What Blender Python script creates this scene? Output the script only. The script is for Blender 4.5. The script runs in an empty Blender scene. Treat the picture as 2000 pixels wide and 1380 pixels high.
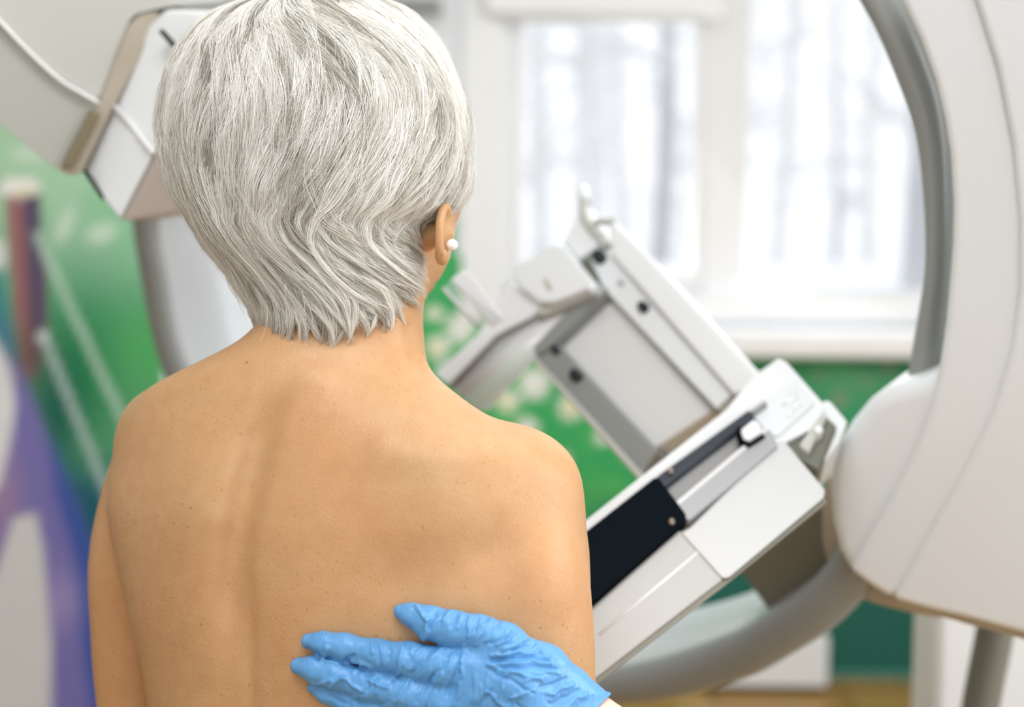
import bpy, bmesh, math, random
import numpy as np
from mathutils import Matrix, Vector, Euler

# ------------------------------------------------------------------ camera, world, light, exposure
scene = bpy.context.scene
COL = scene.collection
F = 2778.0                       # focal length in pixels of the 2000x1380 frame
CAM_H = 1.35
cam_data = bpy.data.cameras.new('camera')
cam_data.sensor_width = 36.0
cam_data.lens = F * 36.0 / 2000.0
cam_data.clip_start = 0.02
cam_data.dof.use_dof = True
cam_data.dof.focus_distance = 1.20
cam_data.dof.aperture_fstop = 2.4
cam = bpy.data.objects.new('camera', cam_data)
COL.objects.link(cam)
CM = (Matrix.Translation((0, 0, CAM_H)) @ Matrix.Rotation(math.radians(86.0), 4, 'X')
      @ Matrix.Rotation(math.radians(0.5), 4, 'Z'))
cam.matrix_world = CM
scene.camera = cam
CMn = np.array(CM)

world = bpy.data.worlds.new('world')
scene.world = world
world.use_nodes = True
wn = world.node_tree
bg = wn.nodes['Background']
bg.inputs['Strength'].default_value = 1.06
wtc = wn.nodes.new('ShaderNodeTexCoord')
wsep = wn.nodes.new('ShaderNodeSeparateXYZ')
wramp = wn.nodes.new('ShaderNodeValToRGB')
wramp.color_ramp.elements[0].position = 0.45
wramp.color_ramp.elements[0].color = (0.76, 0.81, 0.86, 1)
wramp.color_ramp.elements[1].position = 0.52
wramp.color_ramp.elements[1].color = (0.96, 1.0, 1.05, 1)
wmap = wn.nodes.new('ShaderNodeMath'); wmap.operation = 'MULTIPLY_ADD'
wmap.inputs[1].default_value = 0.5; wmap.inputs[2].default_value = 0.5
wn.links.new(wtc.outputs['Generated'], wsep.inputs[0])
wn.links.new(wsep.outputs['Z'], wmap.inputs[0])
wn.links.new(wmap.outputs[0], wramp.inputs[0])
wn.links.new(wramp.outputs['Color'], bg.inputs['Color'])


def area(name, loc, target, sx, sy, power, col):
    d = bpy.data.lights.new(name, 'AREA')
    d.shape = 'RECTANGLE'; d.size = sx; d.size_y = sy; d.energy = power; d.color = col
    o = bpy.data.objects.new(name, d); COL.objects.link(o)
    o.location = loc
    o.rotation_euler = (Vector(target) - Vector(loc)).to_track_quat('-Z', 'Y').to_euler()
    return o


# the room's ceiling lamps and an area light added from the right for an unseen window
area('ceiling_lamp_light', (0.2, 2.2, 2.78), (0.1, 2.0, 0), 1.6, 1.2, 20, (0.94, 0.98, 1.0))
area('ceiling_lamp_light', (-0.2, 0.2, 2.78), (-0.2, 0.6, 0), 1.4, 1.0, 27, (0.97, 0.985, 1.0))
area('added_side_light', (2.3, 1.1, 1.9), (-0.2, 1.4, 1.3), 1.5, 1.5, 46, (0.96, 0.985, 1.0))
area('back_window_daylight', (0.95, 4.38, 1.95), (0.0, 1.2, 1.2), 1.5, 1.4, 13, (0.97, 0.99, 1.0))

scene.view_settings.view_transform = 'Standard'
scene.view_settings.look = 'None'
scene.view_settings.gamma = 1.0
scene.view_settings.use_curve_mapping = False
scene.view_settings.exposure = 0.22
scene.cycles.use_denoising = True
scene.cycles.max_bounces = 6

rng = np.random.default_rng(7)
random.seed(7)


# ------------------------------------------------------------------ helpers
def P(px, py, w):
    """camera-frame point (right, up, forward) seen at a pixel of the 2000x1380 frame"""
    return ((px - 1000.0) / F * w, (690.0 - py) / F * w, w)


def W(c):
    """camera-frame point(s) to world"""
    c = np.asarray(c, float)
    one = c.ndim == 1
    c = np.atleast_2d(c)
    q = np.stack([c[:, 0], c[:, 1], -c[:, 2], np.ones(len(c))], 1) @ CMn.T
    return q[0, :3] if one else q[:, :3]


def PW(px, py, w):
    return Vector(W(P(px, py, w)))


def ray_plane_y(px, py, Y):
    a = np.array([0, 0, CAM_H]); b = W(P(px, py, 1.0)); d = b - a
    return a + d * (Y / d[1])


def set_mat(o, m):
    if m is not None:
        o.data.materials.append(m)


def mesh_obj(name, verts, faces, mat=None, parent=None, smooth=True):
    me = bpy.data.meshes.new(name)
    me.from_pydata([tuple(map(float, v)) for v in verts], [], [tuple(map(int, f)) for f in faces])
    me.update()
    if smooth:
        me.polygons.foreach_set('use_smooth', [True] * len(me.polygons))
    o = bpy.data.objects.new(name, me); COL.objects.link(o)
    set_mat(o, mat)
    if parent is not None:
        o.parent = parent
        o.matrix_parent_inverse = Matrix.Translation(parent.location).inverted()
    return o


def np_mesh(name, V, Q, mat=None, parent=None):
    """fast quad mesh from numpy"""
    me = bpy.data.meshes.new(name)
    me.vertices.add(len(V)); me.vertices.foreach_set('co', np.ascontiguousarray(V, np.float32).ravel())
    me.loops.add(Q.size); me.loops.foreach_set('vertex_index', Q.ravel().astype(np.int32))
    me.polygons.add(len(Q))
    me.polygons.foreach_set('loop_start', np.arange(0, Q.size, Q.shape[1], dtype=np.int32))
    me.polygons.foreach_set('loop_total', np.full(len(Q), Q.shape[1], np.int32))
    me.update(calc_edges=True)
    me.polygons.foreach_set('use_smooth', np.ones(len(Q), bool))
    o = bpy.data.objects.new(name, me); COL.objects.link(o)
    set_mat(o, mat)
    if parent is not None:
        o.parent = parent
        o.matrix_parent_inverse = Matrix.Translation(parent.location).inverted()
    return o


def bevel(o, w, seg=3, angle=35):
    m = o.modifiers.new('bevel', 'BEVEL'); m.width = w; m.segments = seg
    m.limit_method = 'ANGLE'; m.angle_limit = math.radians(angle)
    n = o.modifiers.new('normals', 'WEIGHTED_NORMAL'); n.keep_sharp = False
    return o


def box(name, lo, hi, mat, parent=None, bev=0.0):
    (x0, y0, z0), (x1, y1, z1) = lo, hi
    v = [(x0, y0, z0), (x1, y0, z0), (x1, y1, z0), (x0, y1, z0), (x0, y0, z1), (x1, y0, z1), (x1, y1, z1), (x0, y1, z1)]
    f = [(0, 3, 2, 1), (4, 5, 6, 7), (0, 1, 5, 4), (1, 2, 6, 5), (2, 3, 7, 6), (3, 0, 4, 7)]
    o = mesh_obj(name, v, f, mat, parent, smooth=bev > 0)
    if bev: bevel(o, bev)
    return o


def tag(o, label=None, cat=None, group=None, kind=None):
    if label: o['label'] = label
    if cat: o['category'] = cat
    if group: o['group'] = group
    if kind: o['kind'] = kind
    return o


def thing(name, loc, label, cat, group=None):
    o = bpy.data.objects.new(name, None); COL.objects.link(o)
    o.location = loc; o.empty_display_size = 0.05
    bpy.context.view_layer.update()
    return tag(o, label, cat, group)


class Plane:
    """plane through three anchors (px, py, depth): 1/w is linear over the picture"""
    def __init__(s, a, b, c):
        A = np.array([[p[0], p[1], 1.0] for p in (a, b, c)])
        s.k = np.linalg.solve(A, np.array([1.0 / p[2] for p in (a, b, c)]))
    def w(s, px, py, off=0.0):
        return 1.0 / (s.k[0] * px + s.k[1] * py + s.k[2]) + off


def round_poly(pts, r, seg=4):
    """round the corners of a 2-D polygon (px) with radius r"""
    out = []
    n = len(pts)
    for i in range(n):
        p0, p1, p2 = (np.array(pts[(i + k - 1) % n], float) for k in range(3))
        a = p0 - p1; b = p2 - p1
        la, lb = np.linalg.norm(a), np.linalg.norm(b)
        rr = min(r, la * .45, lb * .45)
        s = p1 + a / la * rr; e = p1 + b / lb * rr
        for k in range(seg + 1):
            t = k / seg
            out.append(tuple((1 - t) ** 2 * s + 2 * t * (1 - t) * p1 + t * t * e))
    return out


def solid(name, pts, plane, off, depth, mat, parent, bev=0.003, rnd=0, back=None, seg=3):
    """a solid slab: an outline lying on a plane in the room, given a thickness that runs away from the viewer"""
    if rnd: pts = round_poly(pts, rnd)
    if callable(plane): ww = [plane(p[0], p[1]) + off for p in pts]
    elif isinstance(plane, Plane): ww = [plane.w(p[0], p[1], off) for p in pts]
    else: ww = [plane + off] * len(pts)
    fr = np.array([P(p[0], p[1], w) for p, w in zip(pts, ww)])
    c = fr.mean(0)
    nrm = np.zeros(3)
    for i in range(len(fr)):
        a = fr[i] - c; b = fr[(i + 1) % len(fr)] - c
        nrm += np.cross(a, b)
    nrm /= np.linalg.norm(nrm)
    if nrm[2] < 0: nrm = -nrm
    d = nrm * depth if back is None else np.array(back, float)
    bk = fr + d
    V = W(np.concatenate([fr, bk]))
    n = len(fr)
    faces = [tuple(range(n)), tuple(range(2 * n - 1, n - 1, -1))]
    for i in range(n):
        j = (i + 1) % n
        faces.append((i, i + n, j + n, j))
    o = mesh_obj(name, V, faces, mat, parent, smooth=True)
    bm = bmesh.new(); bm.from_mesh(o.data)
    bmesh.ops.recalc_face_normals(bm, faces=bm.faces); bm.to_mesh(o.data); bm.free()
    if bev: bevel(o, bev, seg)
    return o


def tube(name, pts, rad, mat, parent, sides=12, cap=True, smooth_n=0):
    """round tube through camera-frame points"""
    pts = [np.array(p, float) for p in pts]
    if smooth_n:
        q = np.array(pts); t = np.arange(len(q)); tt = np.linspace(0, len(q) - 1, smooth_n)
        pts = list(catmull(q, tt))
    rads = rad if hasattr(rad, '__len__') else [rad] * len(pts)
    if len(rads) != len(pts):
        rads = np.interp(np.linspace(0, 1, len(pts)), np.linspace(0, 1, len(rads)), rads)
    V = []; Fs = []
    up = np.array([0.13, 0.2, 1.0])
    for i, p in enumerate(pts):
        a = pts[max(i - 1, 0)]; b = pts[min(i + 1, len(pts) - 1)]
        t = b - a; t /= np.linalg.norm(t)
        s = np.cross(t, up); s /= np.linalg.norm(s); r = np.cross(s, t)
        for k in range(sides):
            an = 2 * math.pi * k / sides
            V.append(p + (s * math.cos(an) + r * math.sin(an)) * rads[i])
    n = len(pts)
    for i in range(n - 1):
        for k in range(sides):
            k2 = (k + 1) % sides
            Fs.append((i * sides + k, i * sides + k2, (i + 1) * sides + k2, (i + 1) * sides + k))
    if cap:
        Fs.append(tuple(range(sides - 1, -1, -1))); Fs.append(tuple(range((n - 1) * sides, n * sides)))
    return mesh_obj(name, W(np.array(V)), Fs, mat, parent)


def catmull(q, tt):
    q = np.asarray(q, float); n = len(q)
    out = []
    for t in tt:
        i = int(min(max(math.floor(t), 0), n - 2)); f = t - i
        p0 = q[max(i - 1, 0)]; p1 = q[i]; p2 = q[i + 1]; p3 = q[min(i + 2, n - 1)]
        out.append(0.5 * ((2 * p1) + (-p0 + p2) * f + (2 * p0 - 5 * p1 + 4 * p2 - p3) * f * f + (-p0 + 3 * p1 - 3 * p2 + p3) * f ** 3))
    return np.array(out)


# ------------------------------------------------------------------ materials
def new_mat(name):
    m = bpy.data.materials.new(name); m.use_nodes = True
    return m, m.node_tree, m.node_tree.nodes['Principled BSDF']


def plain(name, col, rough=0.5, metal=0.0, spec=0.5, var=0.03, scale=6.0, bump=0.0, bscale=300.0, coat=0.0):
    m, nt, b = new_mat(name)
    b.inputs['Roughness'].default_value = rough
    b.inputs['Metallic'].default_value = metal
    b.inputs['Specular IOR Level'].default_value = spec
    b.inputs['Coat Weight'].default_value = coat
    tc = nt.nodes.new('ShaderNodeTexCoord')
    no = nt.nodes.new('ShaderNodeTexNoise'); no.inputs['Scale'].default_value = scale
    no.inputs['Detail'].default_value = 3
    nt.links.new(tc.outputs['Object'], no.inputs['Vector'])
    mx = nt.nodes.new('ShaderNodeMix'); mx.data_type = 'RGBA'
    mx.inputs[6].default_value = (*[max(0, c * (1 - var)) for c in col], 1)
    mx.inputs[7].default_value = (*[min(1, c * (1 + var)) for c in col], 1)
    nt.links.new(no.outputs['Fac'], mx.inputs[0])
    nt.links.new(mx.outputs[2], b.inputs['Base Color'])
    if bump:
        n2 = nt.nodes.new('ShaderNodeTexNoise'); n2.inputs['Scale'].default_value = bscale
        nt.links.new(tc.outputs['Object'], n2.inputs['Vector'])
        bp = nt.nodes.new('ShaderNodeBump'); bp.inputs['Strength'].default_value = bump
        bp.inputs['Distance'].default_value = 0.001
        nt.links.new(n2.outputs['Fac'], bp.inputs['Height'])
        nt.links.new(bp.outputs[0], b.inputs['Normal'])
    return m


M_white = plain('white_enamel', (0.77, 0.785, 0.79), 0.38, bump=0.05)
M_cover = plain('white_plastic', (0.72, 0.745, 0.755), 0.45, bump=0.04)
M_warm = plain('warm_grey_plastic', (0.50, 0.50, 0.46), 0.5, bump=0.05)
M_seam = plain('bright_seam', (0.84, 0.84, 0.84), 0.4)
M_tan = plain('tan_plastic', (0.44, 0.39, 0.31), 0.5)
M_slot = plain('brown_slot', (0.20, 0.165, 0.10), 0.6)
M_ring = plain('grey_ring_paint', (0.26, 0.27, 0.26), 0.32)
M_ringin = plain('pale_ring_lining', (0.50, 0.52, 0.54), 0.3)
M_olive = plain('olive_metal_and_shade', (0.15, 0.15, 0.115), 0.45)  # dark olive puts shade into the colour of support box and clip block
M_black = plain('black_plastic', (0.002, 0.005, 0.008), 0.5, spec=0.03, var=0.0)
M_slate = plain('slate_handle', (0.025, 0.032, 0.045), 0.25)
M_silver = plain('brushed_silver', (0.36, 0.36, 0.37), 0.35, metal=0.25)
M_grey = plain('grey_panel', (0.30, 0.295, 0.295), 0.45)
M_pale = plain('pale_grey_panel', (0.66, 0.66, 0.655), 0.5)
M_bucky = plain('textured_pale_grey', (0.47, 0.465, 0.445), 0.55, bump=0.3, bscale=900)
M_hole = plain('dark_hole', (0.006, 0.014, 0.016), 0.6)
M_screw = plain('screw_metal', (0.30, 0.24, 0.19), 0.4, metal=0.7)
M_pink = plain('pinkish_plate', (0.56, 0.50, 0.465), 0.5)
M_wall = plain('white_wall_paint', (0.80, 0.83, 0.86), 0.8)
M_ceil = plain('ceiling_paint', (0.86, 0.86, 0.86), 0.9)
M_frame = plain('window_plastic', (0.86, 0.86, 0.86), 0.35)
M_pearl = plain('pearl', (0.85, 0.83, 0.80), 0.15, coat=0.6)
M_hose = plain('dark_grey_rubber', (0.16, 0.16, 0.13), 0.6)
M_trouser = plain('dark_trousers', (0.05, 0.055, 0.08), 0.8)
M_bark = plain('snowy_hazed_bark', (0.72, 0.72, 0.71), 0.9, var=0.25, scale=3)  # snowy look; both barks paled to hold the overexposed haze outside
M_bark2 = plain('dark_bark', (0.46, 0.46, 0.48), 0.9, var=0.25, scale=3)
M_snow = plain('snow', (0.93, 0.93, 0.95), 0.8)

m, nt, b = new_mat('clear_acrylic')
b.inputs['Base Color'].default_value = (0.85, 0.85, 0.85, 1); b.inputs['Roughness'].default_value = 0.12
tr = nt.nodes.new('ShaderNodeBsdfTransparent'); ms = nt.nodes.new('ShaderNodeMixShader')
ms.inputs[0].default_value = 0.62
nt.links.new(tr.outputs[0], ms.inputs[1]); nt.links.new(b.outputs[0], ms.inputs[2])
nt.links.new(ms.outputs[0], nt.nodes['Material Output'].inputs['Surface'])
M_acryl = m
m, nt, b = new_mat('clear_shield')
b.inputs['Base Color'].default_value = (0.85, 0.87, 0.87, 1); b.inputs['Roughness'].default_value = 0.1
tr = nt.nodes.new('ShaderNodeBsdfTransparent'); ms = nt.nodes.new('ShaderNodeMixShader')
ms.inputs[0].default_value = 0.22
nt.links.new(tr.outputs[0], ms.inputs[1]); nt.links.new(b.outputs[0], ms.inputs[2])
nt.links.new(ms.outputs[0], nt.nodes['Material Output'].inputs['Surface'])
M_shield = m
m, nt, b = new_mat('window_glass')
tr = nt.nodes.new('ShaderNodeBsdfTransparent'); ms = nt.nodes.new('ShaderNodeMixShader')
b.inputs['Base Color'].default_value = (0.9, 0.9, 0.92, 1); b.inputs['Roughness'].default_value = 0.05
ms.inputs[0].default_value = 0.06
nt.links.new(tr.outputs[0], ms.inputs[1]); nt.links.new(b.outputs[0], ms.inputs[2])
nt.links.new(ms.outputs[0], nt.nodes['Material Output'].inputs['Surface'])
M_glass = m

# wooden floor
m, nt, b = new_mat('yellow_wood_floor')
tc = nt.nodes.new('ShaderNodeTexCoord'); mp = nt.nodes.new('ShaderNodeMapping')
mp.inputs['Scale'].default_value = (1, 7, 1)
br = nt.nodes.new('ShaderNodeTexBrick'); br.inputs['Scale'].default_value = 1.2
br.inputs['Color1'].default_value = (0.60, 0.36, 0.10, 1); br.inputs['Color2'].default_value = (0.50, 0.28, 0.07, 1)
br.inputs['Mortar'].default_value = (0.25, 0.13, 0.04, 1); br.inputs['Mortar Size'].default_value = 0.01
ns = nt.nodes.new('ShaderNodeTexNoise'); ns.inputs['Scale'].default_value = 9
nt.links.new(tc.outputs['Object'], mp.inputs[0]); nt.links.new(tc.outputs['Object'], br.inputs['Vector'])
nt.links.new(mp.outputs[0], ns.inputs['Vector'])
mx = nt.nodes.new('ShaderNodeMix'); mx.data_type = 'RGBA'; mx.blend_type = 'MULTIPLY'; mx.inputs[0].default_value = 0.4
nt.links.new(br.outputs[0], mx.inputs[6]); nt.links.new(ns.outputs['Color'], mx.inputs[7])
nt.links.new(mx.outputs[2], b.inputs['Base Color']); b.inputs['Roughness'].default_value = 0.35
M_floor = m

# mural paint (colours baked per vertex from the painted design)
m, nt, b = new_mat('mural_paint')
at = nt.nodes.new('ShaderNodeAttribute'); at.attribute_name = 'paint'
nt.links.new(at.outputs['Color'], b.inputs['Base Color']); b.inputs['Roughness'].default_value = 0.6
M_mural = m

# skin
def skin_mat(name, base, freckle, sss=0.12):
    m, nt, b = new_mat(name)
    L = nt.links.new
    tc = nt.nodes.new('ShaderNodeTexCoord')
    def noise(scale, detail=4, rough=0.5):
        n = nt.nodes.new('ShaderNodeTexNoise'); n.inputs['Scale'].default_value = scale
        n.inputs['Detail'].default_value = detail; n.inputs['Roughness'].default_value = rough
        L(tc.outputs['Object'], n.inputs['Vector']); return n
    def ramp(src, p0, p1, c0=(0, 0, 0, 1), c1=(1, 1, 1, 1)):
        r = nt.nodes.new('ShaderNodeValToRGB')
        r.color_ramp.elements[0].position = p0; r.color_ramp.elements[1].position = p1
        r.color_ramp.elements[0].color = c0; r.color_ramp.elements[1].color = c1
        L(src, r.inputs[0]); return r
    def mix(fac, a, bb, mode='MIX'):
        x = nt.nodes.new('ShaderNodeMix'); x.data_type = 'RGBA'; x.blend_type = mode
        if isinstance(fac, float): x.inputs[0].default_value = fac
        else: L(fac, x.inputs[0])
        for i, s in ((6, a), (7, bb)):
            if isinstance(s, tuple): x.inputs[i].default_value = s
            else: L(s, x.inputs[i])
        return x.outputs[2]
    n1 = noise(9, 3); n2 = noise(60, 4)
    c = mix(ramp(n1.outputs['Fac'], .3, .7).outputs[0], (*base, 1), (base[0] * 1.03, base[1] * 0.90, base[2] * 0.84, 1))
    c = mix(ramp(n2.outputs['Fac'], .35, .75).outputs[0], c, mix(0.45, c, (base[0] * .86, base[1] * .74, base[2] * .60, 1)))
    if freckle:
        # freckles: two sizes, thinned by a broad mask
        for sc, th, amt in ((115, 0.19, 0.65), (58, 0.10, 0.95), (230, 0.25, 0.42)):
            v = nt.nodes.new('ShaderNodeTexVoronoi'); v.inputs['Scale'].default_value = sc
            wob = noise(sc * 2.2, 2)
            ad = nt.nodes.new('ShaderNodeVectorMath'); ad.operation = 'MULTIPLY_ADD'
            ad.inputs[1].default_value = (0.004 * 60 / sc,) * 3
            L(wob.outputs['Color'], ad.inputs[0]); L(tc.outputs['Object'], ad.inputs[2])
            L(ad.outputs[0], v.inputs['Vector'])
            r = ramp(v.outputs['Distance'], th * .45, th, (1, 1, 1, 1), (0, 0, 0, 1))
            sepc = nt.nodes.new('ShaderNodeSeparateColor'); L(v.outputs['Color'], sepc.inputs[0])
            pick = ramp(sepc.outputs[0], .50, .72)
            g1 = nt.nodes.new('ShaderNodeMath'); g1.operation = 'MULTIPLY'
            L(r.outputs[0], g1.inputs[0]); L(pick.outputs[0], g1.inputs[1])
            msk = ramp(noise(5 + sc * .02, 2).outputs['Fac'], .38, .62)
            g2 = nt.nodes.new('ShaderNodeMath'); g2.operation = 'MULTIPLY'
            L(g1.outputs[0], g2.inputs[0]); L(msk.outputs[0], g2.inputs[1])
            g3 = nt.nodes.new('ShaderNodeMath'); g3.operation = 'MULTIPLY'; g3.inputs[1].default_value = amt
            L(g2.outputs[0], g3.inputs[0])
            c = mix(g3.outputs[0], c, (0.30, 0.14, 0.05, 1))
    L(c, b.inputs['Base Color'])
    b.inputs['Roughness'].default_value = 0.46
    b.inputs['Specular IOR Level'].default_value = 0.42
    b.inputs['Subsurface Weight'].default_value = sss
    b.inputs['Subsurface Radius'].default_value = (0.9, 0.35, 0.15)
    b.inputs['Subsurface Scale'].default_value = 0.008
    # pores and fine creases
    v2 = nt.nodes.new('ShaderNodeTexVoronoi'); v2.inputs['Scale'].default_value = 620
    mp = nt.nodes.new('ShaderNodeMapping'); mp.inputs['Scale'].default_value = (1.0, 1.0, 0.55)
    mp.inputs['Rotation'].default_value = (0, 0.6, 0)
    L(tc.outputs['Object'], mp.inputs[0]); L(mp.outputs[0], v2.inputs['Vector'])
    n3 = noise(330, 3)
    ad = nt.nodes.new('ShaderNodeMath'); ad.operation = 'MULTIPLY_ADD'; ad.inputs[1].default_value = 0.5
    L(v2.outputs['Distance'], ad.inputs[0]); L(n3.outputs['Fac'], ad.inputs[2])
    bp = nt.nodes.new('ShaderNodeBump'); bp.inputs['Strength'].default_value = 0.45; bp.inputs['Distance'].default_value = 0.0007
    L(ad.outputs[0], bp.inputs['Height']); L(bp.outputs[0], b.inputs['Normal'])
    return m


M_skin = skin_mat('freckled_tan_skin', (0.545, 0.325, 0.158), True)
M_skin2 = skin_mat('pale_pink_skin', (0.86, 0.58, 0.50), False)

# nitrile glove
m, nt, b = new_mat('blue_nitrile')
tc = nt.nodes.new('ShaderNodeTexCoord')
n1 = nt.nodes.new('ShaderNodeTexNoise'); n1.inputs['Scale'].default_value = 30; n1.inputs['Detail'].default_value = 4
nt.links.new(tc.outputs['Object'], n1.inputs['Vector'])
mx = nt.nodes.new('ShaderNodeMix'); mx.data_type = 'RGBA'
mx.inputs[6].default_value = (0.085, 0.275, 0.56, 1); mx.inputs[7].default_value = (0.125, 0.345, 0.64, 1)
nt.links.new(n1.outputs['Fac'], mx.inputs[0]); nt.links.new(mx.outputs[2], b.inputs['Base Color'])
b.inputs['Roughness'].default_value = 0.42; b.inputs['Specular IOR Level'].default_value = 0.5
b.inputs['Subsurface Weight'].default_value = 0.08; b.inputs['Subsurface Scale'].default_value = 0.003
mp = nt.nodes.new('ShaderNodeMapping'); mp.inputs['Rotation'].default_value = (0, math.radians(35), 0)
mp.inputs['Scale'].default_value = (1, 1, 0.16)
nt.links.new(tc.outputs['Object'], mp.inputs[0])
n2 = nt.nodes.new('ShaderNodeTexNoise'); n2.inputs['Scale'].default_value = 210; n2.inputs['Detail'].default_value = 2
n2.inputs['Distortion'].default_value = 0.6
nt.links.new(mp.outputs[0], n2.inputs['Vector'])
bp = nt.nodes.new('ShaderNodeBump'); bp.inputs['Strength'].default_value = 0.55; bp.inputs['Distance'].default_value = 0.0014
nt.links.new(n2.outputs['Fac'], bp.inputs['Height']); nt.links.new(bp.outputs[0], b.inputs['Normal'])
M_glove = m

# hair
m, nt, b = new_mat('silver_hair')
at = nt.nodes.new('ShaderNodeAttribute'); at.attribute_name = 'tint'
rp = nt.nodes.new('ShaderNodeValToRGB')
rp.color_ramp.elements[0].position = 0.0; rp.color_ramp.elements[0].color = (0.32, 0.29, 0.235, 1)
rp.color_ramp.elements[1].position = 1.0; rp.color_ramp.elements[1].color = (0.97, 0.95, 0.92, 1)
e = rp.color_ramp.elements.new(0.35); e.color = (0.78, 0.75, 0.675, 1)
nt.links.new(at.outputs['Fac'], rp.inputs[0]); nt.links.new(rp.outputs[0], b.inputs['Base Color'])
b.inputs['Roughness'].default_value = 0.38; b.inputs['Specular IOR Level'].default_value = 0.55
tl = nt.nodes.new('ShaderNodeBsdfTranslucent'); nt.links.new(rp.outputs[0], tl.inputs[0])
ms = nt.nodes.new('ShaderNodeMixShader'); ms.inputs[0].default_value = 0.28
nt.links.new(b.outputs[0], ms.inputs[1]); nt.links.new(tl.outputs[0], ms.inputs[2])
nt.links.new(ms.outputs[0], nt.nodes['Material Output'].inputs['Surface'])
M_hair = m
M_under = plain('shade_grey_under_hair', (0.17, 0.155, 0.125), 0.8)  # dark base colour stands in for shaded gaps between locks

# ------------------------------------------------------------------ room
WALL_Y = 4.5
floor = box('floor', (-3.2, -1.0, -0.05), (3.4, WALL_Y, 0.0), M_floor); tag(floor, kind='structure')
ceil = box('ceiling', (-3.2, -0.6, 2.85), (3.4, WALL_Y, 2.95), M_ceil); tag(ceil, kind='structure')
wl = box('wall_left', (-3.3, -0.6, 0.0), (-3.2, WALL_Y, 2.85), M_wall); tag(wl, kind='structure')
wf = box('wall_front_added', (-3.3, -0.8, 0.0), (-0.5, -0.7, 2.85), M_wall); tag(wf, kind='structure')  # partial wall behind the camera, added to cut fill light from the left
wr = box('wall_right', (3.4, 0.2, 0.0), (3.5, WALL_Y, 2.85), M_wall); tag(wr, kind='structure')

def wx(px, py=400): return float(ray_plane_y(px, py, WALL_Y)[0])
def wz(py, px=1450): return float(ray_plane_y(px, py, WALL_Y)[2])

OX0, OX1 = wx(985), wx(2130)
OZ0, OZ1 = wz(574), 2.45
def back_wall():
    y0, y1 = WALL_Y, WALL_Y + 0.28
    bm = bmesh.new()
    def bx(x0, x1, z0, z1):
        vs = [bm.verts.new(p) for p in [(x0, y0, z0), (x1, y0, z0), (x1, y1, z0), (x0, y1, z0), (x0, y0, z1), (x1, y0, z1), (x1, y1, z1), (x0, y1, z1)]]
        for f in [(0, 3, 2, 1), (4, 5, 6, 7), (0, 1, 5, 4), (1, 2, 6, 5), (2, 3, 7, 6), (3, 0, 4, 7)]:
            bm.faces.new([vs[i] for i in f])
    bx(-3.3, OX0, 0, 2.95); bx(OX1, 3.5, 0, 2.95); bx(OX0, OX1, 0, OZ0); bx(OX0, OX1, OZ1, 2.95)
    me = bpy.data.meshes.new('wall_back'); bm.to_mesh(me); bm.free()
    o = bpy.data.objects.new('wall_back', me); COL.objects.link(o); set_mat(o, M_wall)
    return tag(o, kind='structure')
wall_back = back_wall()

# painted mural over the lower wall
def sm(x, a, b):
    t = np.clip((x - a) / (b - a), 0, 1); return t * t * (3 - 2 * t)
def srgb(r, g, b_): 
    c = np.array([r, g, b_]) / 255.0
    return np.where(c <= 0.04045, c / 12.92, ((c + 0.055) / 1.055) ** 2.4)
def seg_d(X, Y, a, b):
    ax, ay = a; bx, by = b
    t = np.clip(((X - ax) * (bx - ax) + (Y - ay) * (by - ay)) / ((bx - ax) ** 2 + (by - ay) ** 2), 0, 1)
    return np.hypot(X - (ax + t * (bx - ax)), Y - (ay + t * (by - ay)))
def in_poly(X, Y, pts):
    ins = np.zeros(X.shape, bool); n = len(pts)
    for i in range(n):
        x0, y0 = pts[i]; x1, y1 = pts[(i + 1) % n]
        if y0 == y1: continue
        c = ((y0 > Y) != (y1 > Y)) & (X < (x1 - x0) * (Y - y0) / (y1 - y0) + x0)
        ins ^= c
    return ins
def poly_mask(X, Y, pts, soft):
    d = np.full(X.shape, 1e9)
    for i in range(len(pts)): d = np.minimum(d, seg_d(X, Y, pts[i], pts[(i + 1) % len(pts)]))
    s = np.where(in_poly(X, Y, pts), d, -d)
    return sm(s, -soft, soft)

_hr = np.random.default_rng(3)
def vnoise(X, Y, sc, seed):
    r = np.random.default_rng(seed); G = r.random((64, 64))
    x = X / sc; y = Y / sc; xi = np.floor(x).astype(int); yi = np.floor(y).astype(int)
    fx = x - xi; fy = y - yi; fx = fx * fx * (3 - 2 * fx); fy = fy * fy * (3 - 2 * fy)
    g = lambda i, j: G[i % 64, j % 64]
    return (g(xi, yi) * (1 - fx) + g(xi + 1, yi) * fx) * (1 - fy) + (g(xi, yi + 1) * (1 - fx) + g(xi + 1, yi + 1) * fx) * fy

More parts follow.
